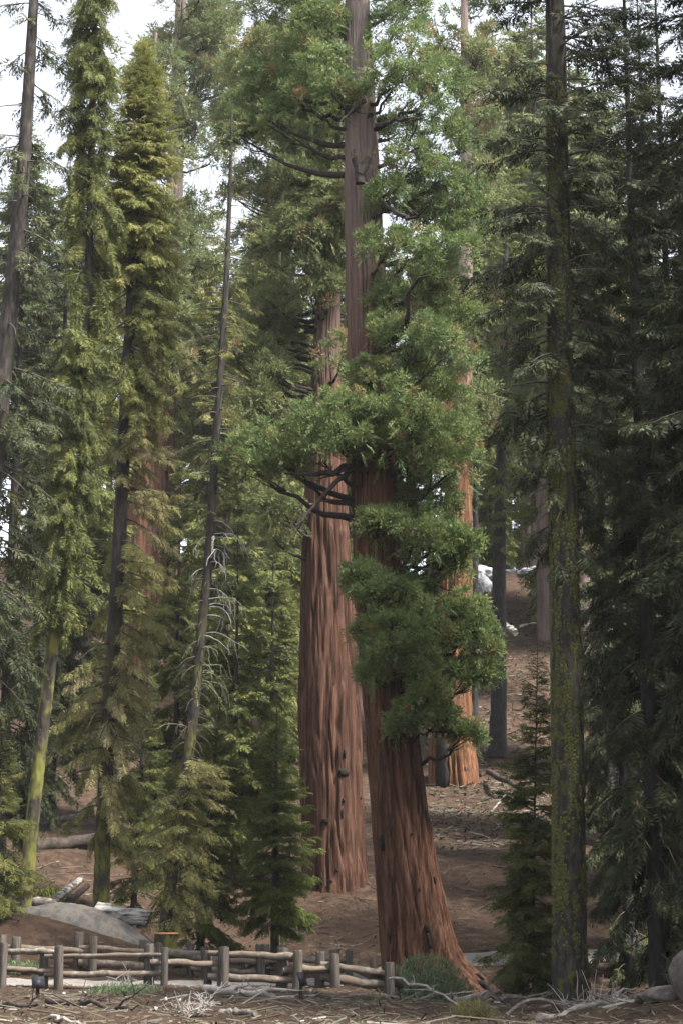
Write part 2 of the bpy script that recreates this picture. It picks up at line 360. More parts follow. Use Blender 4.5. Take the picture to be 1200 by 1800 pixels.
def fir_crown(g, tr, zlo, zhi, prof, nbr, r, e0=(-.35, .5), droop=.9, spray=.55, step=.17, tint=(.5, .2), protos=SPRAYS, bias=None, wood=1, gaps=None, thin=1.0, dead=0.0, hang=.15):
    """whorls of drooping branches, each a thin wood tube carrying flat sprays; prof: [(t 0..1 up the crown, branch length m)]"""
    pt = np.array(prof); O, D, L, T = [], [], [], []
    for b in range(nbr):
        t = 1 - (1 - (b + r.uniform())/nbr)**1.0
        z = zlo + (zhi - zlo)*t
        x, y, rad = [float(q) for q in tr.at(z)]
        Lb = np.interp(t, pt[:, 0], pt[:, 1])*r.uniform(.65, 1.2)
        if Lb < .12: continue
        ph = r.uniform(0, 2*math.pi)
        if bias is not None:
            for _ in range(4):
                if r.uniform() < bias(t, ph): break
                ph = r.uniform(0, 2*math.pi)
            else: continue
        if gaps is not None and vnoise(ph*1.3 + 5, z*gaps + tr.d) < -.28: continue
        el = e0[0] + (e0[1] - e0[0])*t + r.normal(0, .12)
        n = 7; pts = [np.array([x + rad*.6*math.cos(ph), y + rad*.6*math.sin(ph), z])]
        for k in range(n-1):
            e = el - droop*(k/(n-1))*(1.1 - .8*t) + (.35 if k > n-3 else 0); ph2 = ph + r.normal(0, .08)
            pts.append(pts[-1] + Lb/(n-1)*np.array([math.cos(e)*math.cos(ph2), math.cos(e)*math.sin(ph2), math.sin(e)]))
        pts = np.array(pts)
        tube(g, pts, np.linspace(.012 + .010*Lb, .004, n), 4, .5, wood, False)
        if r.uniform() < dead: continue
        ns = max(2, int(Lb/step*thin)); u = np.sort(r.uniform(.16, 1, ns)); u[-1] = .97
        idx = u*(n-1); i0 = np.minimum(idx.astype(int), n-2); fr = (idx - i0)[:, None]
        o = pts[i0]*(1-fr) + pts[i0+1]*fr; d = pts[i0+1] - pts[i0]; d /= np.linalg.norm(d, axis=1)[:, None]
        sgn = np.where(np.arange(ns) % 2, 1, -1); a = sgn*np.radians(r.uniform(30, 68, ns)); a[-1] = 0
        c, s = np.cos(a), np.sin(a)
        dd = np.stack([d[:, 0]*c - d[:, 1]*s, d[:, 0]*s + d[:, 1]*c, d[:, 2] - hang + r.normal(0, .12, ns)], -1)
        O.append(o); D.append(dd); L.append(spray*(1.12 - .45*u)*r.uniform(.7, 1.2, ns)*min(1, .45 + Lb*.5))
        T.append(np.clip(r.normal(tint[0], tint[1]) + r.normal(0, .08, ns), 0, 1))
    O = np.concatenate(O); D = np.concatenate(D); L = np.concatenate(L); T = np.concatenate(T)
    place(g, protos, O, D, L, r.normal(0, .6, len(O)), T, r)

def seq_mass(g, C, R, r, nsub=20, nbl=66, sub=.30, tint=.45, flat=.8, blade=(.09, .17), wid=.034, shag=.4):
    """a billow of sequoia foliage: small rounded tufts of scale-leaf shoots, broken by gaps, some hanging below"""
    d = r.normal(0, 1, (nsub, 3)); d[:, 2] = np.abs(d[:, 2])*.9 - .55*(r.uniform(size=nsub) < .45); d /= np.linalg.norm(d, axis=1)[:, None]
    rad = r.uniform(.35, 1.0, nsub)**.55*1.16
    c = C + d*rad[:, None]*np.array([R, R*.9, R*flat]) + r.normal(0, .06, (nsub, 3))
    sr = sub*r.uniform(.55, 1.25, nsub)
    bd = r.normal(0, 1, (nsub, nbl, 3)) + d[:, None]*.5 + np.array([0, 0, .5]); bd /= np.linalg.norm(bd, axis=2)[..., None]
    b = c[:, None] + bd*sr[:, None, None]*r.uniform(.2, .95, (nsub, nbl, 1))
    ln = r.uniform(*blade, (nsub, nbl, 1))*r.choice([1, 1, 1, 1.7], (nsub, nbl, 1)); ax = bd + r.normal(0, shag, bd.shape) + np.array([0, 0, .2]); ax /= np.linalg.norm(ax, axis=2)[..., None]
    sd_ = np.cross(ax, r.normal(0, 1, ax.shape)); sd_ /= np.linalg.norm(sd_, axis=2)[..., None]
    wv = sd_*wid*r.uniform(.7, 1.3, (nsub, nbl, 1)); m = b + ax*ln*.25
    q = np.stack([m + wv, b + ax*ln, m - wv], 2)
    t = tint + r.normal(0, .13, (nsub, 1)) + r.normal(0, .09, (nsub, nbl)); t = np.where(r.uniform(size=(nsub, 1)) < .10, t + .42, t)
    g.tris(q.reshape(-1, 3, 3), t.clip(0, 1).ravel())
    ne = 16; e = r.normal(0, 1, (ne, 3)); e[:, 2] = e[:, 2]*.6 - .1; e /= np.linalg.norm(e, axis=1)[:, None]
    place(g, SPRAYS_SEQ, C + e*R*r.uniform(.7, 1.1, (ne, 1)), e + np.array([0, 0, -.35]), r.uniform(.8, 1.5, ne)*sub*1.5, r.normal(0, 1, ne), (tint + r.normal(0, .12, ne)).clip(0, 1), r)

def tree(name, label, cat, tr, group=None):
    o = empty(name, tuple(tr.base)); return tag(o, label, cat, group)
def part(root, name, g, mats, base, smooth=False, kind=None, label=None):
    o = link(name, g.mesh(name, smooth, base), mats, root)
    if kind: o['kind'] = kind
    if label: o['label'] = label
    return o

def sequoia(label, tr, bark, masses, fol, ns, seed, limbs=True, sub=.30, nsub=20, nbl=66, group=None, tint=.45, **kw):
    r = np.random.default_rng(seed); root = tree('giant_sequoia', label, 'tree', tr, group)
    part(root, 'trunk', tr.bark(ns, .22, 'seq', seed), bark, tr.base, True)
    g = Geo()
    for (px, py, rp, dy) in masses:
        C = P(px, py, tr.d + dy); R = rp*mpp(py, tr.d)*(1.14 if py < 940 else .95)
        seq_mass(g, C, R, r, nsub, nbl, sub, tint + r.normal(0, .06), **kw)
        if limbs:
            x, y, rad = [float(v) for v in tr.at(C[2] - .25*R - .35*abs(C[0] - tr.at(C[2])[0]))]
            A = np.array([x, y, C[2] - .25*R - .35*abs(C[0] - x)]); B = C + np.array([0, 0, -.1*R])
            dr = B - A; h = np.array([dr[0], dr[1], 0]); h /= np.linalg.norm(h) + 1e-6; A = A + h*rad*.75
            Ln = np.linalg.norm(B - A)
            gl = Geo(); tube(gl, bend(A, B, -.10*Ln, .05, 8, r), np.linspace(.045 + .021*Ln, .022, 8), 7, .5, 0, True, .12, r)
            for q in range(3):
                tgt = C + r.normal(0, .45, 3)*R; tube(gl, bend(A*.35 + B*.65 + np.array([0, 0, -.06*Ln]), tgt, -.05, .03, 5, r), np.linspace(.03, .010, 5), 4, .5, 0, False)
            part(root, 'branch', gl, B_LIMB, tr.base, True)
    part(root, 'crown', g, fol, tr.base)
    return root

# front sequoia
T1 = Trunk([(792, 1772, 262), (778, 1745, 220), (758, 1715, 178), (741, 1690, 147), (726, 1600, 128), (711, 1500, 113), (699, 1400, 101), (690, 1300, 97), (681, 1200, 94), (664, 1000, 84), (656, 800, 80), (648, 600, 76),
            (638, 400, 64), (635, 300, 60), (629, 100, 46), (627, 0, 40), (624, -180, 24), (622, -330, 6)], 60, .8)
M1 = [(562, 50, 40, -.4), (692, 57, 44, -.6), (714, 115, 55, -1.5), (690, 150, 44, -1.6), (783, 153, 40, 0), (726, 169, 48, -1), (570, 126, 42, -.8), (526, 88, 45, 0), (496, 161, 50, .5), (546, 184, 50, -.3),
      (446, 192, 40, .5), (423, 238, 34, .5), (496, 230, 45, .5), (745, 238, 55, -.5), (783, 261, 45, 0), (718, 299, 45, -1.3), (682, 348, 30, -1.3), (764, 318, 50, 0), (802, 368, 50, 0), (748, 383, 38, .6), (814, 399, 35, 0),
      (676, 441, 38, -1.6), (718, 452, 42, -1.5), (787, 445, 48, -1), (690, 526, 34, -1), (764, 537, 50, 1), (682, 587, 32, -1.5), (737, 606, 50, -1.5), (776, 626, 50, -1), (650, 662, 30, -1.5), (745, 680, 45, 0), (783, 710, 40, 0),
      (684, 712, 48, -2), (718, 742, 45, -2), (656, 740, 34, -2), (764, 771, 48, -1.5), (802, 771, 35, -.5), (791, 825, 50, -1), (745, 798, 40, -1), (684, 787, 36, -1.7), (603, 725, 40, -2), (565, 748, 45, -2), (607, 779, 36, -2.2),
      (553, 787, 40, -2), (465, 783, 45, -1.5), (434, 810, 40, -1.5), (496, 813, 34, -1.5), (737, 848, 42, .5), (764, 886, 40, .5), (661, 921, 26, -1.5), (733, 932, 38, -1.5), (802, 955, 32, -1), (756, 959, 42, -1.5),
      (744, 975, 42, -1), (809, 967, 28, -1), (631, 1015, 28, -1.5), (654, 1041, 38, -1.8), (696, 1043, 36, -1.6), (736, 1041, 28, -.5), (775, 1083, 42, -1.2), (815, 1072, 35, -1), (702, 1106, 45, -2), (653, 1109, 26, -1.6),
      (829, 1109, 38, -1), (835, 1143, 40, -1), (781, 1131, 40, -1.2), (687, 1143, 46, -2), (719, 1148, 40, -2), (843, 1185, 30, -1), (815, 1191, 34, -1), (656, 1185, 20, -1.7), (736, 1182, 25, -2), (753, 1219, 30, -2),
      (730, 1256, 34, -2), (772, 1264, 28, -1.5), (815, 1293, 28, -1), (706, 1280, 20, -2), (708, 0, 42, -.5), (556, -10, 45, 0), (520, 20, 45, .3), (740, -20, 50, 0), (690, -60, 40, -.4), (590, -100, 50, 0), (680, -130, 50, 0), (625, -220, 50, 0), (640, -300, 40, 0)]
M1 += [(700, 230, 36, .8), (735, 340, 40, .8), (770, 490, 40, .5), (720, 520, 38, .8), (800, 560, 36, .4), (730, 660, 38, .6), (700, 800, 34, .4), (770, 920, 36, .6), (700, 880, 30, .2), (790, 1000, 30, .2), (740, 1110, 34, .2), (760, 1180, 30, 0), (590, 165, 34, -1), (560, 120, 40, .8), (470, 140, 36, .8)]
s1 = sequoia('tall sequoia nearest the fence, red-brown trunk leaning with a wide flared foot', T1, B_SEQ, M1, F_SEQ, 190, 11, nsub=30, nbl=128, wid=.023, sub=.28, blade=(.08, .15))
# second sequoia, behind and to the left
T2 = Trunk([(592, 1596, 128), (591, 1580, 120), (589, 1550, 110), (587, 1500, 106), (583, 1400, 106), (579, 1300, 110), (576, 1200, 110), (572, 1000, 92), (571, 850, 76), (574, 600, 50), (584, 300, 26), (592, 0, 14), (600, -200, 8)], 76, 1.3)
rq = np.random.default_rng(21); M2 = []
while len(M2) < 100:
    x, y = rq.uniform(418, 612), rq.uniform(-120, 720)
    if x < 418 + max(0, (120 - y))*.15 or abs(x - 575)/190 > 1 - max(0, (y - 560))/420: continue
    if vnoise(x/38 + 2, y/45) < -.42 or (x > 520 and y > 500 and rq.uniform() < .6): continue
    M2.append((x, y, rq.uniform(26, 44), rq.uniform(-2.6, 2.2)))
M2 += [(x, y, rq.uniform(28, 42), rq.uniform(-3.2, -1.8)) for x, y in zip(rq.uniform(500, 612, 26), rq.uniform(150, 470, 26))]
M2 += [(x, y, rq.uniform(18, 28), -2.4) for x, y in zip(rq.uniform(530, 612, 14), rq.uniform(240, 540, 14))]
M2 += [(470, 720, 36, -2), (440, 700, 34, -2), (500, 900, 30, -2), (455, 880, 30, -1.5), (480, 940, 34, -1)]
s2 = sequoia('broad straight sequoia with black knots, standing just behind the leaning one', T2, B_SEQ2, M2, F_SEQ2, 170, 12, sub=.35, nsub=19, nbl=104, wid=.031, blade=(.11, .20), tint=.5, shag=.5)
# rear sequoia on the slope
T3 = Trunk([(804, 1392, 100), (800, 1360, 90), (797, 1320, 80), (794, 1200, 71), (800, 1000, 60), (806, 800, 46), (813, 600, 30), (818, 400, 22), (818, 250, 19), (815, 0, 12), (812, -180, 4)], 100, 1.6)
M3 = []
while len(M3) < 60:
    x, y = rq.uniform(748, 885), rq.uniform(-130, 800)
    if abs(x - 812) > 74 - .03*y or vnoise(x/36 + 8, y/50) < -.22: continue
    M3.append((x, y, rq.uniform(20, 34), rq.uniform(-2.5, 2.5)))
M3 += [(764, 65, 44, -1), (800, 90, 40, -1)]
s3 = sequoia('orange sequoia with a charred foot, up the slope behind the leaning one', T3, B_SEQ3, M3, F_SEQ2, 120, 13, sub=.40, nsub=16, nbl=72, wid=.05, blade=(.16, .28), tint=.55, shag=.5)
# two sequoias far back on the left
T4 = Trunk([(280, 1330, 60), (283, 1200, 46), (286, 950, 38), (290, 750, 36), (302, 450, 32), (312, 200, 27), (318, 50, 22), (322, -160, 5)], 120, .4)
M4 = []
while len(M4) < 60:
    x, y = rq.uniform(248, 395), rq.uniform(-140, 500)
    if vnoise(x/34 + 4, y/40 + 9) < -.1: continue
    M4.append((x, y, rq.uniform(18, 32), rq.uniform(-3, 3)))
M4 += [(x, y, rq.uniform(16, 26), rq.uniform(-3, 3)) for x, y in zip(rq.uniform(335, 415, 18), rq.uniform(-20, 430, 18))]
s4 = sequoia('slim red sequoia trunk seen behind the pointed fir', T4, B_SEQ, M4, F_SEQ2, 110, 14, sub=.5, nsub=12, nbl=54, wid=.055, blade=(.2, .34), tint=.42, shag=.5)
T5 = Trunk([(232, 1400, 76), (236, 1250, 58), (240, 1000, 52), (246, 800, 46), (254, 600, 38), (262, 450, 28), (270, 250, 18), (274, 60, 6)], 108, .4)
M5 = [(x, y, rq.uniform(18, 28), rq.uniform(-3, 3)) for x, y in zip(rq.uniform(205, 330, 26), rq.uniform(60, 700, 26))]
s5 = sequoia('wide dull-brown sequoia trunk directly behind the pale drooping fir', T5, B_SEQ, M5, F_SEQ2, 110, 15, sub=.5, nsub=10, nbl=48, wid=.055, blade=(.2, .34), tint=.4, shag=.5)

# black burn scars and knot holes on the sequoias
def scar(root, tr, px, py, wpx, hpx, seed):
    """a charred patch that follows the trunk's curve; the bark ridges break its edge"""
    r = np.random.default_rng(seed); p = P(px, py, tr.d); x, y, rad = [float(v) for v in tr.at(p[2])]
    a0 = -math.acos(float(np.clip((p[0] - x)/rad, -.95, .95))); m = mpp(py, tr.d); n = 18; g = Geo()
    th = np.linspace(0, 2*math.pi, n, endpoint=False); k = r.uniform(.6, 1.12, n); V = []
    for s_, dep in ((1, -.2), (.97, .01), (.7, .025), (.35, .03), (0, .03)):
        zz_ = p[2] + np.sin(th)*k*s_*hpx*.5*m; off = np.cos(th)*k*s_*wpx*.5*m
        xc, yc, rc = tr.at(zz_); an = a0 + off/rc; R_ = rc*(1.015 if s_ < 1 else 1) + dep
        V.append(np.stack([xc + R_*np.cos(an), yc + R_*np.sin(an), zz_], -1))
    j = np.arange(n); kk = (j+1) % n
    g.add(np.vstack(V), np.concatenate([np.stack([o+j, o+kk, o+n+kk, o+n+j], -1) for o in range(0, 4*n, n)]))
    part(next(c_ for c_ in root.children if c_.name.startswith('trunk')), 'burn_scar', g, B_CHAR, tr.base, True)
for k, a in enumerate([(605, 1361, 22, 12), (606, 1330, 5, 16), (573, 1445, 13, 9), (602, 1432, 6, 18), (566, 1546, 6, 22), (604, 1410, 5, 8), (592, 1530, 5, 12), (605, 1576, 9, 8), (582, 1550, 7, 7), (634, 1403, 8, 8)]):
    scar(s2, T2, *a, 100+k)
for k, a in enumerate([(748, 1632, 10, 14), (751, 1655, 6, 26), (669, 1483, 7, 26), (722, 1468, 3, 4), (734, 1565, 5, 7), (761, 1548, 4, 14), (842, 1716, 6, 12), (860, 1738, 26, 40)]):
    scar(s1, T1, *a, 130+k)
for k, a in enumerate([(772, 1345, 34, 112), (812, 1355, 16, 11), (846, 1360, 8, 14)]):
    scar(s3, T3, *a, 150+k)
# mossy forked stub and pale dead snag arm on the front sequoia
gs = Geo()
for pts in ([(632, 322), (630, 295), (622, 278)], [(631, 306), (640, 292), (648, 276)]):
    tube(gs, [P(x, y, 58.6) for x, y in pts], [.16, .15, .10], 8, .5, 0, True, .2)
part(s1, 'branch_stub', gs, B_LIMB, T1.base, True)
gs = Geo(); mm = P(622, 277, 58.6); seq_mass(gs, mm, .12, rng, 6, 20, .06, .6, blade=(.03, .06), wid=.02); seq_mass(gs, P(648, 275, 58.6), .12, rng, 6, 20, .06, .7, blade=(.03, .06), wid=.02)
part(next(c_ for c_ in s1.children if c_.name.startswith('branch_stub')), 'moss', gs, M_MOSS, T1.base, kind='stuff')
for pts, r0 in (([(640, 178), (622, 190), (598, 214)], .10), ([(658, 222), (690, 212), (745, 207)], .11), ([(668, 352), (690, 372), (712, 384), (735, 380), (752, 360)], .10), ([(630, 820), (600, 822), (560, 838), (500, 832)], .15),
                ([(632, 810), (600, 838), (572, 868), (545, 900), (510, 935)], .12), ([(690, 600), (708, 584), (717, 555), (718, 515), (728, 490), (755, 484)], .13), ([(704, 1000), (722, 975), (728, 930)], .07), ([(706, 998), (740, 1000), (770, 1005)], .05)):
    gl = Geo(); n = 14; q_ = np.array([P(x, y, 60 - 1.2 - .45*k) for k, (x, y) in enumerate(pts)]); u_ = np.linspace(0, len(pts)-1, n); q_ = np.stack([np.interp(u_, np.arange(len(pts)), q_[:, c_]) for c_ in range(3)], -1)
    for _ in range(3): q_[1:-1] = (q_[:-2] + 2*q_[1:-1] + q_[2:])/4
    q_[1:-1] += rng.normal(0, .03, (n-2, 3)); tube(gl, q_, np.linspace(r0, r0*.22, n), 8, .5, 0, True, .2)
    for _ in range(4):
        b_ = q_[int(rng.integers(5, n-1))]; tube(gl, bend(b_, b_ + rng.normal(0, .35, 3), 0, .03, 5), np.linspace(r0*.3, .008, 5), 5)
    part(s1, 'branch', gl, B_LIMB, T1.base, True)

# ------------------------------------------------------------------ firs
def fir(name, label, tr, bark, fol, ns, seed, crowns, group=None, cat='tree'):
    r = np.random.default_rng(seed); root = tree(name, label, cat, tr, group)
    part(root, 'trunk', tr.bark(ns, .07 if tr.d < 70 else .2, 'fir', seed), bark, tr.base, True)
    g = Geo()
    for kw in crowns: fir_crown(g, tr, r=r, **kw)
    part(root, 'crown', g, [fol, B_TWIG], tr.base)
    return root
Zp = lambda py, d: float(P(600, py, d)[2])

# mossy fir on the right
T7 = Trunk([(1004, 1760, 78), (1002, 1720, 68), (1001, 1650, 61), (998, 1400, 57), (994, 1100, 53), (984, 700, 46), (980, 400, 41), (975, 0, 34), (970, -300, 24), (966, -700, 3)], 48, .3)
left = lambda t, ph: .35 + .65*max(0, -math.cos(ph))
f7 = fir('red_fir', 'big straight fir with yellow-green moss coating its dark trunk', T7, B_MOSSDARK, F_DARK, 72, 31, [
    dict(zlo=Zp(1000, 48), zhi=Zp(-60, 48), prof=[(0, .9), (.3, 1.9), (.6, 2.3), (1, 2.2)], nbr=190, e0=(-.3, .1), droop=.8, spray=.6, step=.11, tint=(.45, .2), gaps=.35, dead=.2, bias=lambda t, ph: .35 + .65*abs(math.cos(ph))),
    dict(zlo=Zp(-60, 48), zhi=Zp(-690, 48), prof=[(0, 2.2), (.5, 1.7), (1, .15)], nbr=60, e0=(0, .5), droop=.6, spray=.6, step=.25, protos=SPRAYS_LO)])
def moss_on(root, tr, zlo, zhi, n, seed, size=(.03, .06), cover=.05, ang=None):
    r = np.random.default_rng(seed); g = Geo(); k = 0; V = []; T = []
    th5 = np.linspace(0, 2*math.pi, 6, endpoint=False)
    while k < n:
        z = r.uniform(zlo, zhi); a = r.uniform(math.pi*.9, math.pi*2.1)
        dens = vnoise(a*3.0 + seed, z*1.2) + .7*vnoise(a*9, z*4) + .35*(-math.cos(a))
        if dens < cover or r.uniform() > S((z - zlo)/2.5)*.9 + .1: k += .05; continue
        x, y, rad = [float(q) for q in tr.at(z)]; s = r.uniform(*size)
        nr = np.array([math.cos(a), math.sin(a), 0]); tx = np.array([-nr[1], nr[0], 0]); up = np.array([0, 0, 1.])
        c = np.array([x, y, z]) + nr*rad*r.uniform(.96, 1.02)
        kk = r.uniform(.6, 1.25, 6)
        V.append(c + tx*(np.cos(th5)*kk*s)[:, None] + up*(np.sin(th5)*kk*s*1.35)[:, None] - nr*.015)
        V.append((c + nr*s*.75 - up*s*.3)[None]); T.append(np.clip(r.normal(.45, .22), 0, 1)); k += 1
    V = np.concatenate(V); m = len(T); j = np.arange(6); q = (j+1) % 6
    f3 = np.stack([j, q, np.full(6, 6)], -1); o = (np.arange(m)*7)[:, None, None]
    g.add(V, (f3[None] + o).reshape(-1, 3), np.repeat(T, 6))
    part(next(c_ for c_ in root.children if c_.name.startswith('trunk')), 'moss', g, M_MOSS, tr.base, kind='stuff')
moss_on(f7, T7, Zp(1690, 48), Zp(640, 48), 9000, 5, (.02, .05), cover=-.12)
moss_on(f7, T7, Zp(660, 48), Zp(150, 48), 2200, 6, (.02, .042), cover=0)

# pointed fir on the left with pale drooping lower boughs
T12 = Trunk([(178, 1596, 34), (179, 1560, 30), (184, 1400, 27), (208, 1000, 25), (222, 700, 22), (235, 460, 18), (250, 200, 9), (256, 70, 1)], 62)
fir('white_fir', 'tall pointed fir with a full bright spire above pale drooping boughs', T12, B_MOSSY, F_FIR, 40, 32, [
    dict(zlo=Zp(470, 62), zhi=Zp(70, 62), prof=[(0, 1.75), (.3, 1.5), (.6, 1.05), (.85, .6), (1, .1)], nbr=330, e0=(-.25, .8), droop=.7, spray=.55, step=.085, tint=(.78, .18)),
    dict(zlo=Zp(700, 62), zhi=Zp(470, 62), prof=[(0, 2.1), (1, 1.9)], nbr=90, e0=(-.5, -.3), droop=.8, spray=.55, step=.12, tint=(.6, .2), bias=lambda t, ph: .05 + .95*max(0, math.cos(ph + .5)))])
T12b = Trunk([(178, 1596, 34), (184, 1400, 27), (208, 1000, 25), (222, 700, 22), (235, 460, 18)], 62)
gl_ = Geo(); r_ = np.random.default_rng(77)
fir_crown(gl_, T12b, Zp(1500, 62), Zp(690, 62), [(0, 1.3), (.2, 1.9), (.6, 2.1), (1, 1.4)], 250, r_, e0=(-.25, -.15), droop=1.0, spray=.56, step=.10, tint=(.58, .2), bias=lambda t, ph: .2 + .8*max(0, math.cos(ph + .85)), gaps=.5, dead=.22, hang=.35)
part(bpy.data.objects['white_fir'], 'lower_boughs', gl_, [F_PALE, B_TWIG], T12.base, label='pale yellow-green drooping lower boughs')

# leaning mossy trunk whose crown is the shaggy column at the upper left
T11 = Trunk([(40, 1566, 27), (62, 1400, 24), (98, 1090, 20), (130, 800, 17), (156, 500, 14), (168, 0, 10), (172, -300, 2)], 60)
fir('white_fir', 'leaning fir with yellow mossy pale trunk, its crown a narrow shaggy column', T11, B_LEAN, F_FIR, 36, 33, [
    dict(zlo=Zp(580, 60), zhi=Zp(-280, 60), prof=[(0, 1.0), (.25, 1.35), (.45, 1.3), (.7, 1.0), (1, .1)], bias=lambda t, ph: .35 + .65*max(0, -math.sin(ph)), nbr=420, e0=(-.6, -.2), droop=.9, spray=.6, step=.09, tint=(.42, .18), gaps=.18, hang=.4),
    dict(zlo=Zp(1090, 60), zhi=Zp(580, 60), prof=[(0, 1.1), (1, 1.2)], nbr=240, bias=lambda t, ph: .25 + .75*max(0, -math.sin(ph)), e0=(-.6, -.4), droop=.9, spray=.6, step=.10, tint=(.42, .2), dead=.12, hang=.4)])
# bare leaning trunk at the far left
T10 = Trunk([(-62, 1600, 44), (-50, 1300, 38), (-28, 1000, 34), (10, 620, 31), (22, 500, 28), (42, 300, 24), (60, 0, 17), (76, -260, 3)], 56)
fir('pine_tree', 'dark bare-trunked tree slanting across the upper left corner', T10, B_FIR, F_DARK, 36, 34, [
    dict(zlo=Zp(1250, 56), zhi=Zp(640, 56), prof=[(0, 1.9), (1, 2.1)], nbr=150, e0=(-.4, -.3), droop=.8, spray=.6, step=.11, tint=(.75, .2), gaps=.5, dead=.15),
    dict(zlo=Zp(640, 56), zhi=Zp(-240, 56), prof=[(0, 2.0), (.5, 1.6), (1, .3)], nbr=120, e0=(-.4, -.1), droop=.5, spray=.55, step=.16, tint=(.8, .2), gaps=.6, dead=.3)])
# slender snag-like fir with white dead branches
T13 = Trunk([(283, 1644, 24), (300, 1560, 21), (320, 1438, 20), (342, 1238, 19), (366, 1000, 16), (378, 800, 14), (398, 500, 10), (405, 320, 7), (408, 180, 2)], 59)
f13 = fir('white_fir', 'thin mossy fir with curved white dead branches halfway up', T13, B_MOSSY, F_PALE, 32, 35, [
    dict(zlo=Zp(1630, 59), zhi=Zp(1330, 59), prof=[(0, .8), (.4, 1.5), (1, 1.3)], nbr=70, e0=(-.15, -.1), droop=.8, spray=.5, step=.12, tint=(.4, .2)),
    dict(zlo=Zp(940, 59), zhi=Zp(900, 59), prof=[(0, .6), (1, .5)], nbr=8, e0=(0, 0), droop=.5, spray=.35, step=.1, tint=(.3, .2)),
    dict(zlo=Zp(1330, 59), zhi=Zp(860, 59), prof=[(0, .9), (1, .7)], nbr=80, e0=(-.3, -.1), droop=1.1, spray=.35, step=.25, tint=(.2, .15), dead=.85),
    dict(zlo=Zp(860, 59), zhi=Zp(190, 59), prof=[(0, 1.2), (.6, 1.05), (1, .15)], nbr=130, e0=(-.2, .2), droop=.6, spray=.45, step=.2, tint=(.25, .15), dead=.5)])
r_ = np.random.default_rng(9)
for k in range(40):
    py = r_.uniform(740, 1290) if k > 22 else r_.uniform(940, 1240); z = Zp(py, 59); x, y, rad = [float(q) for q in T13.at(z)]
    s = 1 if r_.uniform() < .68 else -1; L = r_.uniform(.5, 1.35) if py > 900 else r_.uniform(.3, .8); a = (0 if s > 0 else math.pi) + r_.uniform(-.9, .9)
    pts = []; p = np.array([x, y, z]); e = r_.uniform(0, .6); n = 9
    for q in range(n):
        pts.append(p.copy()); p = p + L*1.7/n*np.array([math.cos(e)*math.cos(a), math.cos(e)*math.sin(a), math.sin(e)]); e = max(-1.5, e - r_.uniform(-.05, .55)) + r_.normal(0, .12); a += r_.normal(0, .3)
    gb = Geo(); tube(gb, pts, np.linspace(.019, .006, n), 5)
    for _ in range(int(r_.integers(0, 4))):
        j = int(r_.integers(3, 6)); q0 = pts[j]; tube(gb, bend(q0, q0 + np.array([math.cos(a)*r_.uniform(0, .3), r_.normal(0, .1), -r_.uniform(.15, .6)]), .04, .025, 5, r_), np.linspace(.012, .006, 5), 4)
    part(f13, 'dead_branch', gb, B_DEADMOSS if py > 1130 else B_DEAD, T13.base, True)
# young firs
def young(label, base, d, top, halfw, fol, seed, nbr=150, tint=(.5, .2), e0=(-.25, .7), spray=.46, bot=.06, gaps=None, bark=B_FIR, wtr=14, name='young_fir'):
    tr = Trunk([(base[0], base[1], wtr), ((base[0]*2+top[0])/3, (base[1]*2+top[1])/3, wtr*.75), ((base[0]+top[0]*2)/3, (base[1]+top[1]*2)/3, wtr*.45), (top[0], top[1], 1)], d)
    h = tr.ztop - tr.z0; w = halfw*mpp(1400, d)
    return fir(name, label, tr, bark, fol, 20, seed, [dict(zlo=tr.z0 + bot*h, zhi=tr.ztop, prof=[(0, w*.8), (.15, w), (.5, w*.72), (.8, w*.36), (1, .08)], nbr=nbr, e0=e0, droop=.5, spray=spray, step=.07, tint=tint, gaps=gaps)])
young('bright green young fir in front of the broad straight sequoia', (483, 1650), 64, (487, 1243), 72, F_YOUNG, 41, 190, (.55, .2), bot=.16, wtr=16)
young('dusky young fir between the thin mossy fir and the bright young one', (350, 1650), 63, (392, 1180), 78, F_FIR, 42, 170, (.40, .18), bot=.08, wtr=16)
young('feathery dark young fir leaning against the big mossy trunk', (934, 1712), 54, (944, 1130), 84, F_FIR, 43, 260, (.28, .15), e0=(-.25, .5), bot=.02, wtr=6)
young('small leafy fir at the photo edge below the leaning mossy trunk', (-6, 1600), 57, (4, 1270), 62, F_FIR, 44, 120, (.6, .2), wtr=10)
young('low dark fir behind the pale drooping fir and the grey log', (235, 1560), 70, (262, 1150), 62, F_FIR, 45, 110, (.35, .15), wtr=12)

# scorched bare trunk on the slope and its thin neighbour
T8 = Trunk([(873, 1332, 40), (874, 1300, 32), (876, 1200, 27), (876, 1000, 24), (880, 800, 18), (886, 560, 12), (892, 200, 3)], 105)
f8 = fir('scorched_fir', 'bare blackened trunk standing on the open slope beside the orange sequoia', T8, B_BURNT, F_YOUNG, 28, 36, [
    dict(zlo=Zp(975, 105), zhi=Zp(880, 105), prof=[(0, 1.0), (1, 1.8)], nbr=22, e0=(-.1, .1), droop=.8, spray=.7, step=.16, tint=(.35, .2), protos=SPRAYS_LO),
    dict(zlo=Zp(860, 105), zhi=Zp(210, 105), prof=[(0, 2.3), (.6, 2.2), (1, .3)], nbr=90, e0=(-.2, .4), droop=.7, spray=.85, step=.24, tint=(.45, .2), protos=SPRAYS_LO)])
T9 = Trunk([(834, 1312, 16), (834, 1200, 13), (835, 900, 10), (838, 600, 3)], 112)
fir('scorched_fir', 'thin dark stem half hidden behind the orange sequoia foot', T9, B_BURNT, F_FIR, 16, 37, [dict(zlo=Zp(820, 112), zhi=Zp(610, 112), prof=[(0, 1.8), (1, .2)], nbr=50, spray=.85, step=.24, protos=SPRAYS_LO)])

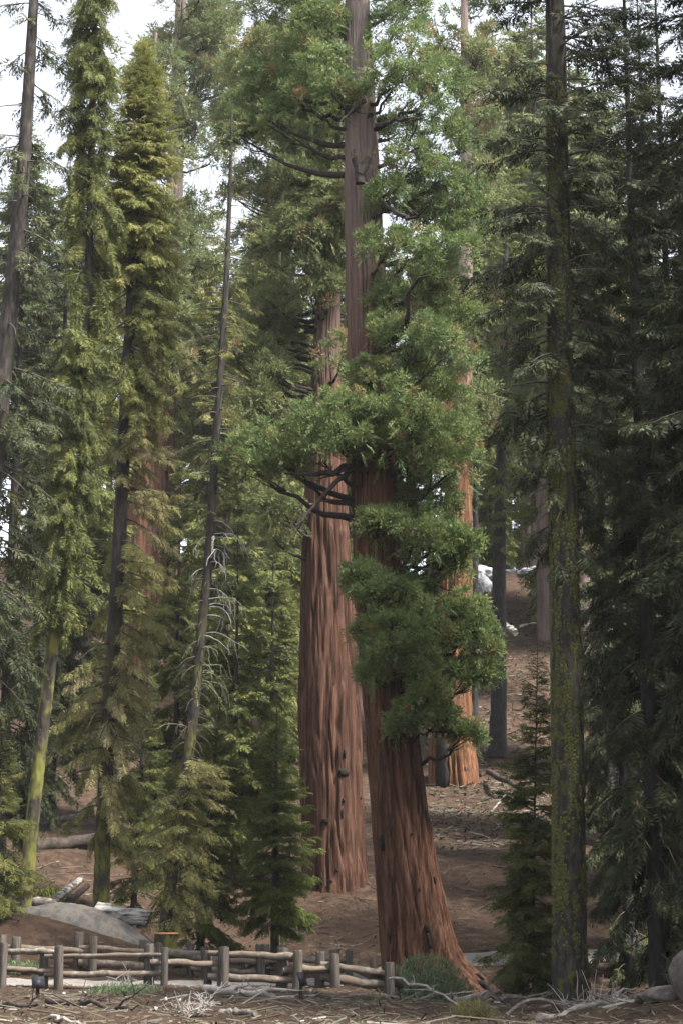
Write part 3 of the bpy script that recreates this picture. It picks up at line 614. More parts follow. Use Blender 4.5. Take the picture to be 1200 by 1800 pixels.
# ------------------------------------------------------------------ shared conifer kinds for the forest around
class Straight:
    def __init__(self, h, r0, d=100): self.h = h; self.r0 = r0; self.d = d; self.z0 = 0; self.ztop = h; self.q = np.array([[0, 0, -1.2, r0*1.15], [0, 0, 0, r0*1.1], [0, 0, 1, r0], [0, 0, h*.6, r0*.5], [0, 0, h, .02]]); self.base = np.zeros(3)
    at = Trunk.at; bark = Trunk.bark
def kind(h, r0, prof, nbr, seed, zlo, tint, spray, step, protos, fol, bark, ns=24, dz=.3, gaps=.3, dead=.1, e0=(-.4, .5), droop=.8, hang=.2):
    tr = Straight(h, r0, seed); r = np.random.default_rng(seed); gt = tr.bark(ns, dz, 'fir', seed); g = Geo()
    fir_crown(g, tr, h*zlo, h*.995, prof, nbr, r, e0=e0, droop=droop, spray=spray, step=step, tint=tint, protos=protos, gaps=gaps, dead=dead, hang=hang)
    mt = gt.mesh('trunk', True); mt.materials.append(bark); mc = g.mesh('crown'); mc.materials.append(fol); mc.materials.append(B_TWIG)
    return mt, mc
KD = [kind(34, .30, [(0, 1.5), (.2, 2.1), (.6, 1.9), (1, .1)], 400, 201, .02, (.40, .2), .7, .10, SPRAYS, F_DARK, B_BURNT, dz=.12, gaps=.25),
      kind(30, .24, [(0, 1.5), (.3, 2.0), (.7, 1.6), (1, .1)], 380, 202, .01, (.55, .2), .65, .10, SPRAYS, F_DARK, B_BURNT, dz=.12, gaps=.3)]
KF = [kind(34, .40, [(0, 2.4), (.25, 3.4), (.6, 2.6), (1, .1)], 420, 211, .10, (.45, .2), 1.0, .125, SPRAYS_LO, F_FIR, B_GREY),
      kind(28, .30, [(0, 2.2), (.3, 2.8), (.7, 1.8), (1, .1)], 400, 212, .03, (.42, .2), .95, .125, SPRAYS_LO, F_FIR, B_GREY),
      kind(38, .45, [(0, 1.8), (.3, 2.9), (.7, 2.5), (1, .1)], 360, 213, .33, (.4, .2), 1.05, .13, SPRAYS_LO, F_SEQ2, B_GREY),
      kind(16, .16, [(0, 1.9), (.2, 2.1), (.6, 1.4), (1, .1)], 260, 214, .03, (.40, .2), .7, .10, SPRAYS_LO, F_FIR, B_FIR, ns=16)]
def conifer(name, label, k, px, d, rz, s, group, sz=1.0):
    x = (px - CX)/FPX*d; z = gz(x, d); o = empty(name, (x, d, z), rz); o.scale = (s, s, s*sz); tag(o, label, 'tree', group)
    for nm, me in zip(('trunk', 'crown'), k):
        c = bpy.data.objects.new(nm, me); col.objects.link(c); c.parent = o
    return o
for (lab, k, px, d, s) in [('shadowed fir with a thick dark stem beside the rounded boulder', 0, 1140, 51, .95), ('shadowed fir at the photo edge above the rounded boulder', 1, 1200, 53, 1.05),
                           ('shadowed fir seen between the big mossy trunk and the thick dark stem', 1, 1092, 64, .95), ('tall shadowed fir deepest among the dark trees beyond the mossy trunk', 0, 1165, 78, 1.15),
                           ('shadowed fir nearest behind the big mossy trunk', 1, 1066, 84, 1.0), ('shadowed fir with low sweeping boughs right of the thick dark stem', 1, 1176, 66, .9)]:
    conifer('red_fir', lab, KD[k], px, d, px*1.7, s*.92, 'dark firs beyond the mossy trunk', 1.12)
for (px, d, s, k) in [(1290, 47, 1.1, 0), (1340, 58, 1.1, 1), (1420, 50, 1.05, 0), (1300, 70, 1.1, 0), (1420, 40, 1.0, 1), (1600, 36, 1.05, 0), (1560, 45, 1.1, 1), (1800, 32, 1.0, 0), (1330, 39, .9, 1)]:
    conifer('red_fir', 'shadowed fir mostly beyond the picture edge behind the rounded boulder', KD[k], px, d, px*.7, s, 'dark firs at the picture edge')  # some crowns reach the frame; the outer firs are unseen, added for shade
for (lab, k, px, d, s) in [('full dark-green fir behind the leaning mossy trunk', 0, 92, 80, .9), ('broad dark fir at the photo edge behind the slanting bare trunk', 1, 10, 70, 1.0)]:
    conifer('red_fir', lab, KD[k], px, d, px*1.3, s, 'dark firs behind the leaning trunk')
for (lab, k, px, d, s) in [('grey-green fir close behind the thin white-branched one', 1, 398, 92, .8),
                           ('tall fir in the gap between the shaggy column and the pointed fir', 1, 150, 98, 1.0), ('dark fir just left of the broad straight sequoia', 0, 455, 100, .95), ('short full fir behind the dusky young fir', 3, 415, 78, .95), ('short full fir behind the thin mossy fir', 3, 310, 80, 1.05), ('short fir against the shaded side of the broad sequoia', 3, 478, 88, .9)]:
    conifer('white_fir', lab, KF[k], px, d, px*1.3, s, 'firs on the slope behind the fence')
for k, (x, y, kk, sc_) in enumerate([(-17, 30, 0, 1), (-19, 44, 1, 1.05), (-16, 18, 1, .9), (-24, 36, 0, 1.1), (-14, 6, 0, 1), (-22, 10, 1, 1.1), (-9, -10, 0, 1), (-1, -14, 1, 1.1), (6, -9, 0, .95), (13, -12, 1, 1.1), (-18, -14, 0, 1.1), (3, -22, 0, 1.2), (-8, -24, 1, 1.2),
        (14, 4, 0, 1), (12, 16, 1, .95), (19, 12, 0, 1.1), (15, 26, 0, 1.05), (21, 30, 1, 1.15), (24, 20, 0, 1.1), (-26, 56, 0, 1.1), (-24, 70, 1, 1.1), (27, 44, 0, 1.1), (26, 60, 1, 1.15), (30, 78, 0, 1.1), (20, -4, 1, 1.1), (-21, -2, 0, 1), (34, 56, 1, 1.1), (-32, 46, 1, 1.1), (17, 54, 0, 1.05), (20, 62, 1, 1.1), (19, 72, 0, 1.1), (16, 84, 1, 1.1), (22, 50, 0, 1.1), (17, 40, 1, 1.0)]):
    conifer('forest_conifer', 'conifer of the surrounding forest, outside the picture around the clearing', KD[kk], CX + x/y*FPX, y, k*1.9, sc_, 'conifers around the clearing outside the picture')  # unseen trees carrying the forest on, added for the shade they cast
for (lab, px, d, s) in [('tall pale-green conifer rising between the orange sequoia and the mossy trunk', 962, 126, 1.25), ('tall pale conifer just left of the upper mossy trunk', 938, 150, 1.3), ('slim tall conifer close beside the scorched trunk', 856, 152, 1.2), ('tall pale conifer showing right of the upper mossy trunk', 1030, 112, 1.15)]:
    conifer('white_fir', lab, KF[2], px, d, px*2.1, s, 'tall conifers on the open slope')
rb = np.random.default_rng(99); n = 0
spots = [(20, 120), (70, 140), (130, 150), (185, 135), (330, 140), (365, 118), (420, 125), (440, 150), (475, 135), (505, 118), (520, 160), (400, 170), (350, 180), (100, 185), (40, 190), (250, 190), (300, 170), (830, 165), (862, 158), (900, 172),
         (925, 150), (950, 140), (985, 130), (1020, 150), (1050, 125), (1090, 140), (1130, 120), (1180, 135), (870, 200), (930, 200), (1000, 190), (760, 190), (700, 170), (640, 190), (560, 200), (1075, 100), (1150, 100), (895, 185), (845, 190), (960, 175)]
spots += [(600, 140), (628, 150), (612, 165), (575, 150), (835, 150), (868, 148), (905, 156), (945, 162), (975, 158), (820, 172), (885, 168)]
ZONES = [(60, 'at the photo edge beyond the slanting bare trunk'), (160, 'beyond the shaggy fir column'), (280, 'beyond the pointed fir'), (380, 'beyond the thin white-branched fir'), (460, 'beyond the dusky young fir'), (530, 'beside the broad straight sequoia'),
         (780, 'glimpsed between the big sequoia crowns'), (856, 'beyond the orange sequoia'), (910, 'above the pale boulders, near the scorched trunk'), (968, 'on the crest above the pale boulders'), (1040, 'behind the big mossy trunk'), (9999, 'beyond the dark firs')]
RANK = ['nearest', 'second nearest', 'third nearest', 'fourth nearest', 'fifth nearest', 'sixth nearest', 'seventh nearest', 'eighth nearest', 'ninth nearest', 'farthest']
zone = lambda px: next(t for lim, t in ZONES if px < lim)
spots.sort(key=lambda q: q[1]); seen = {}
for k, (px, d) in enumerate(spots):
    kk = (3 if k % 2 and d < 172 else 2) if 810 < px < 980 else int(rb.integers(0, 3)); z_ = zone(px); n = seen.get(z_, 0); seen[z_] = n + 1
    conifer('distant_conifer', RANK[n] + ' distant conifer ' + z_, KF[kk], px + rb.uniform(-6, 6), d, rb.uniform(0, 6), rb.uniform(.75, 1.05), 'distant conifers up the slope', rb.uniform(.9, 1.1))

# ------------------------------------------------------------------ rocks, logs, stump
def rock(name, label, c, size, m, seed, cat='boulder', rz=0, rough=.16, group=None, flatb=-.5):
    r = np.random.default_rng(seed); n1, n2 = (72, 44) if max(size) > .5 else (20, 12)
    th = np.linspace(0, 2*math.pi, n1, endpoint=False); ph = np.linspace(-math.pi/2, math.pi/2, n2); T, F = np.meshgrid(th, ph)
    d = np.stack([np.cos(F)*np.cos(T), np.cos(F)*np.sin(T), np.sin(F)], -1); k = np.ones(T.shape)
    for q in range(9):
        a = r.normal(0, 1, 3); a /= np.linalg.norm(a); k -= rough*np.clip(d @ a - r.uniform(.45, .75), 0, 1)*1.6
    k += rough*.25*(np.sin(d[..., 0]*5 + seed)*np.sin(d[..., 1]*4 + 1)*np.sin(d[..., 2]*4)) + rough*.3*vnoise(d[..., 0]*6 + seed + d[..., 2]*3, d[..., 1]*6) + rough*.15*vnoise(d[..., 0]*15 + d[..., 2]*9, d[..., 1]*15 + seed)
    v = d*k[..., None]*np.array(size); v[..., 2] = np.maximum(v[..., 2], flatb*size[2])
    ca, sa = math.cos(rz), math.sin(rz); v = np.stack([v[..., 0]*ca - v[..., 1]*sa, v[..., 0]*sa + v[..., 1]*ca, v[..., 2]], -1)
    g = Geo(); i = np.arange(n2-1)[:, None]*n1; j = np.arange(n1)[None]; kk = (j+1) % n1
    g.add(v, np.stack([i+j, i+kk, i+n1+kk, i+n1+j], -1).reshape(-1, 4))
    return tag(link(name, g.mesh(name, True), m, None, tuple(c)), label, cat, group)
def G2(px, d, dz): x = (px - CX)/FPX*d; return np.array([x, d, gz(x, d) + dz])
bo = rock('boulder', 'long low grey granite outcrop sloping off the mound behind the fence', P(150, 1668, 59.0), (2.9, 1.3, 1.22), M_ROCK, 301, rough=.10, flatb=-1)
bo.rotation_euler = (0, math.radians(17), math.radians(-8))
rock('boulder', 'rounded dark granite boulder cut off by the lower photo edge', (6.32, 32.2, gz(6.3, 32.2) + .18), (.88, .85, .95), M_ROCKB, 302, rough=.12)
rock('boulder', 'flat reddish granite slab beside the rounded dark boulder', (5.55, 33.0, gz(5.5, 33) - .02), (.62, .7, .22), M_ROCKB, 303)
for k, (lab, px, py, d, sz) in enumerate([('big pale granite slab at the top of the outcrop on the slope', 838, 1012, 138, (1.9, 1.6, .95)), ('smooth grey granite boulder leaning on the pale slabs', 850, 1036, 136, (.95, 1.0, 1.15)), ('pale granite slab peeping out from the orange sequoia', 832, 1040, 135, (.9, .8, .8)),
        ('bluish granite slab just below the pale outcrop', 856, 1078, 128, (1.2, .9, .55)), ('sunlit cream boulder on the slope above the young fir', 945, 1045, 140, (1.5, 1.2, .55)), ('grey boulder at the foot of the far trees', 958, 1070, 134, (.8, .8, .9)), ('cream boulder beside the scorched trunk high on the slope', 908, 1020, 142, (1.4, 1.0, .5))]):
    rock('boulder', lab, G2(px, d, .3*sz[2]), sz, M_ROCKP, 310+k, rough=.3, rz=k*1.1)
def log(name, label, p0, p1, r0, r1, m, seed, cat='log', sag=0., wob=.03, ns=10, twigs=0, group=None, n=10):
    r = np.random.default_rng(seed); g = Geo(); pts = bend(p0, p1, sag, wob, n, r); tube(g, pts, np.linspace(r0, r1, n), ns, .5, 0, True, .13, r)
    for k in range(twigs):
        q = pts[int(r.integers(1, n-1))]; L = r.uniform(.15, .55); dr = (np.asarray(p1) - p0); dr = dr/np.linalg.norm(dr)*.7 + r.normal(0, .6, 3); dr[2] = abs(dr[2])*.8
        e = q + dr*L; tube(g, bend(q, e, .03, .02, 5, r), np.linspace(r1*.9, .008, 5), 5); e2 = q + (e - q)*.6; tube(g, bend(e2, e2 + r.normal(0, .14, 3) + [0, 0, .06], 0, .01, 4, r), np.linspace(.012, .005, 4), 4)
    base = np.asarray(p0, float)
    return tag(link(name, g.mesh(name, True, base), m, None, tuple(base)), label, cat, group)
log('fallen_log', 'mossy fallen log along the top of the mound', P(-30, 1577, 62), P(95, 1590, 61), .22, .18, M_LOG, 401)
log('fallen_log', 'white weathered log end lying beside the granite outcrop', P(168, 1600, 59.5), P(262, 1617, 59.5), .30, .26, M_LOGB, 402, wob=.02)
log('fallen_log', 'charred fallen log low behind the leaning mossy trunk', P(48, 1492, 76), P(190, 1470, 78), .30, .25, M_LOGD, 403)
log('fallen_log', 'thin brown log higher on the dark slope', P(95, 1440, 80), P(165, 1432, 81), .14, .12, M_LOG, 404)
log('fallen_log', 'grey split plank log leaning on the dark slope', P(98, 1580, 67), P(143, 1546, 70), .14, .12, M_LOGB, 405, wob=.01)
log('fallen_log', 'dark split log beside the grey plank log', P(122, 1584, 67), P(154, 1558, 70), .12, .10, M_LOGD, 406, wob=.01)
log('fallen_log', 'black burnt log pointing down the slope by the orange sequoia', P(858, 1357, 99), P(925, 1392, 92), .17, .12, M_LOGD, 407)
log('fallen_log', 'short brown log lying beyond the paved path', P(846, 1676, 70), P(892, 1680, 69), .13, .11, M_LOG, 408)
log('fallen_log', 'grey log among the pale boulders high on the slope', P(880, 1095, 124), P(905, 1112, 122), .30, .22, M_LOGB, 409)
log('fallen_log', 'pale stick propped on the slope below the burnt log', P(862, 1428, 90), P(888, 1396, 92), .05, .04, M_LOGB, 410, wob=.01)
log('fallen_log', 'long pale pole lying across the upper slope', P(912, 1102, 126), P(950, 1092, 127), .09, .06, M_LOGB, 411)
log('fallen_branch', 'thick crooked grey branch lying before the split-rail fence', G2(368, 44, .22), G2(522, 42, .06), .085, .06, M_STICK, 412, 'branch', wob=.05, twigs=4)
log('fallen_branch', 'stout tan stick just in front of the fence middle', G2(412, 46.5, .08), G2(478, 46, .07), .07, .05, M_STICK, 413, 'branch')
log('fallen_branch', 'long thin pale branch arching down from the fence end', G2(682, 46, .45), G2(800, 38.5, .05), .035, .02, M_STICK, 414, 'branch', sag=.1, wob=.03, twigs=6)
log('fallen_branch', 'grey knobbly branch at the bottom edge below the mossy fir', G2(935, 33.5, .06), G2(1085, 37, .10), .075, .04, M_STICK, 415, 'branch', wob=.05, twigs=4)
log('fallen_branch', 'reddish arched stick near the bottom edge by the mossy fir', G2(880, 35, .03), G2(975, 36, .10), .035, .03, M_LOG, 416, 'branch', sag=.22, wob=.02)
log('fallen_branch', 'dark charred branch lying before the small sign', G2(20, 38, .06), G2(100, 37, .05), .06, .03, M_LOGD, 417, 'branch', wob=.04, twigs=3)
log('fallen_branch', 'blackened twiggy branch below the middle of the first fence panel', G2(100, 38.5, .16), G2(240, 36.5, .06), .07, .03, M_LOGD, 418, 'branch', wob=.04, twigs=7)
log('fallen_branch', 'pale straight stick at the bottom edge below the dark branch', G2(105, 33.5, .05), G2(165, 32, .05), .04, .025, M_STICK, 419, 'branch')
log('fallen_branch', 'dark log lying by the foot of the leaning sequoia', G2(790, 40.5, .05), G2(905, 40.8, .05), .075, .05, M_LOG, 420, 'branch', wob=.03, twigs=2)
log('fallen_branch', 'grey stick lying across the litter at bottom centre', G2(395, 35.5, .05), G2(455, 34.5, .05), .07, .05, M_LOG, 421, 'branch', wob=.03)
def brush(name, label, c, size, n, m, seed, cat='dead shrub', up=.6, group=None):
    """a dead shrub: stems forking from one foot"""
    r = np.random.default_rng(seed); g = Geo()
    for k in range(n):
        a = r.uniform(0, 2*math.pi); e = np.array([math.cos(a)*size*r.uniform(.3, 1), math.sin(a)*size*.6, size*up*r.uniform(.3, 1.1)])
        pts = bend((0, 0, -.03), e, r.uniform(-.1, .1)*size, .05*size, 6, r); tube(g, pts, np.linspace(.018, .008, 6), 5)
        for q in range(3):
            b = pts[int(r.integers(2, 5))]; tube(g, bend(b, b + r.normal(0, .25, 3)*size + [0, 0, .15*size], 0, .02*size, 4, r), np.linspace(.011, .005, 4), 4)
    return tag(link(name, g.mesh(name, True), m, None, tuple(c)), label, cat, group)
brush('dead_shrub', 'white bleached branching dead shrub in front of the fence', G2(243, 45, 0), .62, 9, B_DEAD, 430, up=.8)
brush('dead_shrub', 'tangled pile of fine grey twigs before the mossy fir', G2(1030, 36.5, 0), .85, 26, M_STICK, 431, up=.30)
brush('dead_shrub', 'grey twiggy dead shrub at the bottom edge left of the crooked branch', G2(345, 35, 0), .55, 22, M_STICK, 432, up=.45)
brush('dead_shrub', 'thin upright pale twigs beside the crooked grey branch', G2(368, 38, 0), .5, 5, B_DEAD, 433, up=1.0)
# sawn stump with a fresh orange top
gs = Geo(); c = P(292, 1668, 56.5); c[2] = gz(c[0], 56.5)
st = tag(empty('tree_stump', tuple(c)), 'sawn stump with a fresh orange cut top behind the fence', 'stump')
top = P(292, 1642, 56.5)[2]; zc = np.linspace(c[2]-.2, top, 6); tube(gs, [(c[0], c[1], z) for z in zc], [.42, .38, .35, .34, .34, .34], 20, .5, 0, True, .05); part(st, 'bark', gs, B_MOSSY, c, True)
gs = Geo(); tube(gs, [(c[0], c[1], top+.003), (c[0], c[1], top+.05)], [.37, .36], 20, .5, 0, True, .03); part(st, 'cut_face', gs, M_CUT, c)

# ------------------------------------------------------------------ split-rail fences
def hewn(p0, p1, w0, w1, seed, n=9, m=M_WOOD, flat=.9, wob=.014):
    """a split rail: wedge-shaped section with wavering edges"""
    r = np.random.default_rng(seed); p0 = np.asarray(p0, float); p1 = np.asarray(p1, float)
    t = np.linspace(0, 1, n)[:, None]; pts = p0*(1-t) + p1*t; pts[1:-1, 2] += r.normal(0, wob, n-2); pts[1:-1, :2] += r.normal(0, wob*.6, (n-2, 2))
    g = Geo(); wr = np.linspace(w0, w1, n)*(1 + r.normal(0, .05, n)); wr[0] *= .75; wr[-1] *= .8
    d = (p1 - p0)/np.linalg.norm(p1 - p0); a = np.cross(d, [0, 0, 1.]); a /= np.linalg.norm(a); b = np.cross(a, d); ns = 6
    th = np.sort(np.linspace(0, 2*math.pi, ns, endpoint=False) + r.uniform(-.3, .3, ns)); kf = r.uniform(.72, 1.28, ns); tw = np.linspace(0, r.normal(0, .5), n)
    v = []
    for q in range(n):
        k_ = kf*wr[q]*(1 + r.normal(0, .07, ns)); t_ = th + tw[q]
        v.append(pts[q] + a*(np.cos(t_)*k_)[:, None]*flat + b*(np.sin(t_)*k_)[:, None])
    v = np.concatenate(v + [[pts[0]], [pts[-1]]]); i_ = np.arange(n-1)[:, None]*ns; j_ = np.arange(ns)[None]; q_ = (j_+1) % ns
    g.add(v, np.stack([i_+j_, i_+q_, i_+ns+q_, i_+ns+j_], -1).reshape(-1, 4)); j_ = j_[0]; q_ = q_[0]
    g.add(v, np.concatenate([np.stack([q_, j_, np.full(ns, n*ns)], -1), np.stack([(n-1)*ns+j_, (n-1)*ns+q_, np.full(ns, n*ns+1)], -1)])); return g
def post(c, h, wd, seed):
    r = np.random.default_rng(seed); g = Geo(); n = 6; k = r.uniform(.85, 1.1, 10)
    lean = r.normal(0, .02, 2); rows = []
    th = np.linspace(0, 2*math.pi, 10, endpoint=False) + r.uniform(0, .6)
    sq = 1/np.maximum(abs(np.cos(th - th[0] - .3)), abs(np.sin(th - th[0] - .3)))*.86
    for q, z in enumerate((-.25, .0, h*.5, h*.96, h)):
        s = wd*.5*k*sq*(1.06 if z <= 0 else 1)*(.86 if q == 4 else 1)*(1 + r.normal(0, .02, 10)); rows.append(np.stack([s*np.cos(th) + lean[0]*z, s*np.sin(th) + lean[1]*z, np.full(10, z) + (r.normal(0, .012, 10) if q > 2 else 0)], -1))
    v = np.concatenate(rows + [[[lean[0]*h, lean[1]*h, h+.01]]]); j = np.arange(10); kk = (j+1) % 10
    g.add(v, np.concatenate([np.stack([o+j, o+kk, o+10+kk, o+10+j], -1) for o in range(0, 40, 10)])); g.add(v, np.stack([40+j, 40+kk, np.full(10, 50)], -1)); return g
def fence(label, nodes, seed, panels, single=()):
    """nodes: (px, depth, height); two posts at each node hold the rail ends between them"""
    r = np.random.default_rng(seed); b = np.array(G2(nodes[0][0], nodes[0][1], 0)); root = tag(empty('rail_fence', tuple(b)), label, 'fence')
    for k, (px, d, h) in enumerate(nodes):
        for s in (1, -1):
            if (k, s) in single: continue
            c = G2(px + s*13, d - s*.19, 0); wd = .24 + r.normal(0, .02); o = link('post', post(c, h*(1 if s > 0 else 1.0) + r.normal(0, .04), wd, seed+k*2+s).mesh('post', False), M_POST, root, tuple(c - b)); o.rotation_euler.z = r.uniform(0, .4)
    for k, hs_ in enumerate(panels):
        a, c = nodes[k], nodes[k+1]
        for q, (h0, h1) in enumerate(hs_):
            p0 = G2(a[0] - 12, a[1], h0); p1 = G2(c[0] + 12, c[1], h1); g = hewn(p0, p1, .112 + r.normal(0, .014), .098 + r.normal(0, .014), seed + 50 + k*3 + q)
            link('rail', g.mesh('rail', False, b), M_WOOD, root)
fence('weathered split-rail fence in front, running up to the leaning sequoia', [(-80, 50.6, 1.1), (8, 50.4, 1.1), (105, 50, 1.08), (285, 49.6, 1.02), (385, 50, .98), (512, 49.8, .95), (576, 50.4, .85), (668, 50.6, .85), (692, 52.0, .85)], 500,
      [[(.9, .9), (.5, .5)], [(.92, .9), (.5, .42)], [(.80, .82), (.34, .36)], [(.60, .58)], [(.84, .80), (.26, .22)], [(.46, .44)], [(.62, .58), (.28, .26)], [(.5, .5)]], single={(8, 1)})
fence('second split-rail fence on the far side of the path', [(30, 54.0, .95), (163, 54.2, 1.0), (275, 54.4, .95), (355, 54.6, .9), (450, 54.4, .92), (484, 55.4, .9), (600, 55.8, .8), (705, 56.6, .8)], 600,
      [[(.6, .62)], [(.62, .6), (.25, .25)], [(.66, .66)], [(.6, .56), (.26, .26)], [(.5, .5)], [(.55, .5), (.24, .22)], [(.5, .46)]])

# ------------------------------------------------------------------ small interpretive signs
def sign(label, px, d, h, w_, hh, rz, tilt):
    c = G2(px, d, 0); o = tag(empty('sign', tuple(c), rz), label, 'sign')
    g = Geo(); tube(g, [(0, 0, -.2), (0, 0, h*.5), (0, 0, h)], [.045, .042, .04], 8); link('post', g.mesh('post', True), M_SIGNP, o)
    g = Geo(); x, y = w_/2, hh/2
    for z0, z1, s in ((-.02, .02, 1), (.02, .032, .86)):
        v = np.array([[-x*s, -y*s, z0], [x*s, -y*s, z0], [x*s, y*s, z0], [-x*s, y*s, z0], [-x*s, -y*s, z1], [x*s, -y*s, z1], [x*s, y*s, z1], [-x*s, y*s, z1]])
        g.add(v, np.array([[0, 3, 2, 1], [4, 5, 6, 7], [0, 1, 5, 4], [1, 2, 6, 5], [2, 3, 7, 6], [3, 0, 4, 7]]))
    p = link('panel', g.mesh('panel'), M_SIGN, o, (0, -.03, h + hh*.15)); p.rotation_euler = (tilt, 0, 0)
sign('small black sign panel on a short post before the first fence panel', 83, 41.5, .30, .27, .26, .35, math.radians(60))
sign('small dark sign seen nearly edge-on before the fence middle', 531, 42, .42, .26, .30, 1.05, math.radians(68))

# ------------------------------------------------------------------ shrubs, grass, litter
def leafy(name, label, c, R, n, fol, seed, cat='shrub', blade=(.10, .22), wid=.014, flat=.7, stems=8):
    r = np.random.default_rng(seed); g = Geo()
    o = r.normal(0, .42, (n, 3)); o[:, 2] = np.abs(o[:, 2]); o = o/np.maximum(1, np.linalg.norm(o, axis=1))[:, None]*np.array([R[0], R[1], R[2]])
    ax = r.normal(0, .5, (n, 3)) + np.array([0, 0, .9]); ax /= np.linalg.norm(ax, axis=1)[:, None]; ln = r.uniform(*blade, (n, 1)); sd2 = np.cross(ax, r.normal(0, 1, (n, 3))); sd2 /= np.linalg.norm(sd2, axis=1)[:, None]
    m = o + ax*ln*.5; q = np.stack([o, m + sd2*wid, o + ax*ln, m - sd2*wid], 1); g.quads(q, r.uniform(.1, .95, n))
    root = tag(empty(name, tuple(c)), label, cat); link('foliage', g.mesh('foliage'), fol, root)
    gs = Geo()
    for k in range(stems):
        e = r.normal(0, .35, 3)*np.array(R); e[2] = abs(R[2])*r.uniform(.4, .9); tube(gs, bend((0, 0, -.05), e, 0, .03, 4, r), np.linspace(.015, .006, 4), 4)
    so_ = link('stem', gs.mesh('stem'), B_TWIG, root); so_['kind'] = 'stuff'
leafy('green_shrub', 'low feathery green shrub at the foot of the leaning sequoia', G2(745, 54.0, -.05), (1.35, .7, 1.65), 9000, F_SHRUB, 701)
leafy('green_shrub', 'small green shrub just beyond the fence end', G2(705, 57.5, 0), (.9, .6, .75), 2500, F_SHRUB, 702)
leafy('grass_tuft', 'rounded tuft of dry tan grass at the bottom edge', G2(822, 33.5, -.03), (.36, .3, .26), 2200, F_GRASS, 703, 'grass tuft', (.14, .30), .006, stems=2)
leafy('green_shrub', 'sparse grey-green sprig below the bleached dead shrub', G2(230, 44, 0), (.9, .5, .22), 1100, F_SHRUB, 704, blade=(.06, .14), wid=.010)
leafy('green_shrub', 'small dark bush on the slope beside the leaning mossy trunk', G2(95, 71, 0), (.8, .6, .6), 1800, F_FIR, 705, wid=.03)
leafy('green_shrub', 'thin green plants along the mound behind the first fence panel', G2(50, 53.6, 0), (.8, .4, .3), 900, F_SHRUB, 706)
leafy('dry_bush', 'pale yellowish brush between the mossy trunk and dark stem', G2(1075, 52, -.1), (1.5, .8, .8), 2600, F_GRASS, 707, 'shrub', (.15, .35), .010)
leafy('green_shrub', 'tiny green plant beside the sawn stump', G2(322, 56, 0), (.4, .3, .35), 500, F_YOUNG, 708)

# forest litter: chips, twigs and cones (nobody could count it)
def litter(n, xr, yr, ln, wd, seed, zoff=.012, power=1.0, dim=1.0):
    r = np.random.default_rng(seed); y = yr[0] + (yr[1]-yr[0])*r.uniform(size=n)**power; u = r.uniform(*xr, n); x = u/FPX*y
    z = ground(x, y) + zoff; a = r.uniform(0, 2*math.pi, n); e = r.normal(.05, .22, n); L = r.uniform(*ln, n)*(.5 + r.pareto(3, n)).clip(.5, 2.6)
    d = np.stack([np.cos(a)*np.cos(e), np.sin(a)*np.cos(e), np.sin(e)], -1); o = np.stack([x, y, z], -1); s_ = np.stack([-np.sin(a), np.cos(a), r.normal(0, .3, n)], -1)
    w_ = (r.uniform(*wd, n)*np.minimum(1, L/.12))[:, None]; up = np.array([0, 0, 1.])
    A = o - d*L[:, None]*.5; B = o + d*L[:, None]*.5; B[:, 2] += r.normal(0, .01, n)
    T = r.beta(1.6, 2.2, n)*dim       # darker, browner tints for litter up the slope
    q1 = np.stack([A - s_*w_, B - s_*w_*.7, B + up*w_*1.2, A + up*w_*1.2], 1); q2 = np.stack([A + up*w_*1.2, B + up*w_*1.2, B + s_*w_*.7, A + s_*w_], 1)
    g = Geo(); g.quads(np.concatenate([q1, q2]), np.concatenate([T, T])); return g
g = litter(13000, (-640, 640), (26, 60), (.04, .15), (.006, .020), 801)
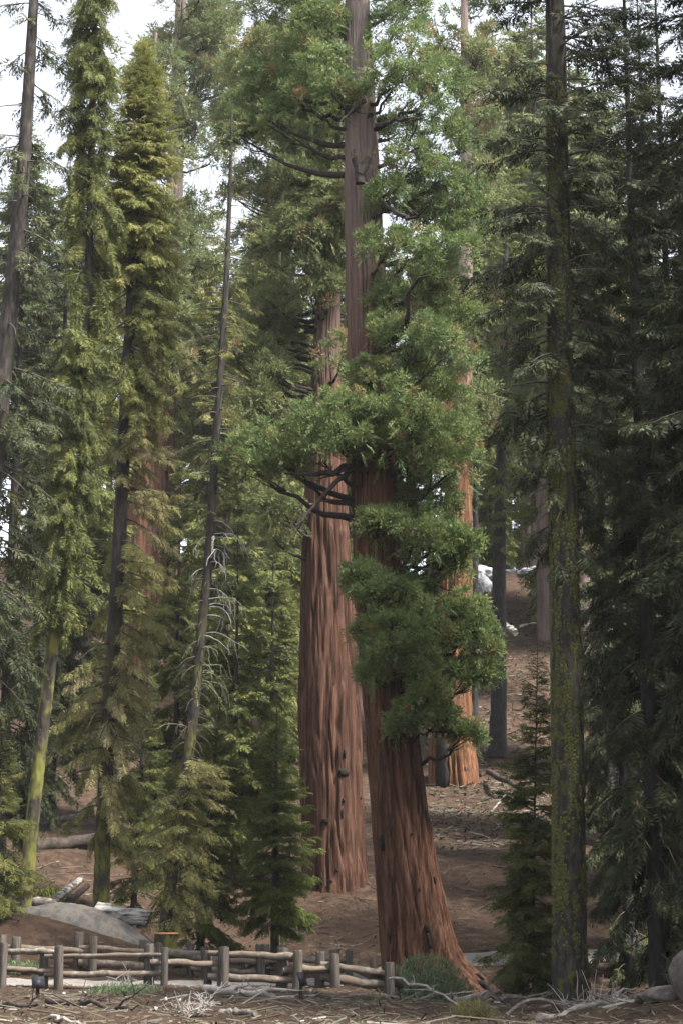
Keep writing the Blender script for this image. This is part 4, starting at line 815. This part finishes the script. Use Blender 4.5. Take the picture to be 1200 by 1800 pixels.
g2 = litter(9000, (-640, 640), (60, 100), (.08, .35), (.010, .028), 802, dim=.72); g3 = litter(4000, (150, 420), (84, 135), (.15, .7), (.015, .05), 803, dim=.8); g4 = litter(600, (-620, 620), (27, 46), (.3, .8), (.008, .020), 804, .03); g5 = litter(900, (-600, 450), (62, 120), (.5, 1.5), (.012, .03), 805, .03, dim=.85)
for q in (g2, g3, g4, g5):
    for a, b, t, m in zip(q.v, q.f, q.t, q.m): g.add(a, b, t)
tag(link('forest_litter', g.mesh('forest_litter'), M_LITTER), 'twigs, bark chips and needles strewn over the forest floor', 'litter', kind='stuff')
for k, (px, d) in enumerate([(285, 37.5), (302, 41), (326, 41), (128, 43.5), (164, 46.5), (548, 46)]):
    c = G2(px, d, .06); rock('white_stone', 'small bright white stone lying in the litter before the fence', c, (.035, .03, .05), M_WHITE, 820+k, 'stone', group='white stones before the fence', rough=.3)
for k, (px, d, s) in enumerate([(893, 52, .16), (868, 54, .13), (925, 53, .15), (880, 57, .2), (905, 59, .12), (852, 56.5, .12), (940, 57, .14), (915, 62, .2), (872, 60, .15)]):
    rock('pale_stone', 'pale stone in the gravelly hollow between leaning sequoia and mossy fir', G2(px, d, .03), (s*1.2, s, s*.6), M_ROCKP, 840+k, 'stone', group='pale stones in the hollow', rough=.3)

# ------------------------------------------------------------------ the hazy forest air
g = Geo(); a, b, c, d, e, f = -720, 720, -70, 1020, -40, 130
v = np.array([[x, y, z] for z in (e, f) for y in (c, d) for x in (a, b)])
g.add(v, np.array([[0, 2, 3, 1], [4, 5, 7, 6], [0, 1, 5, 4], [2, 6, 7, 3], [0, 4, 6, 2], [1, 3, 7, 5]]))
mh = bpy.data.materials.new('haze'); mh.use_nodes = True; t = mh.node_tree; t.nodes.clear()
mo = t.nodes.new('ShaderNodeOutputMaterial'); pv = t.nodes.new('ShaderNodeVolumePrincipled')
pv.inputs['Color'].default_value = (.97, .985, 1, 1); pv.inputs['Density'].default_value = .00014; t.links.new(pv.outputs[0], mo.inputs['Volume'])
tag(link('haze', g.mesh('haze'), mh), 'thin pale haze filling the forest air', 'haze', kind='stuff')
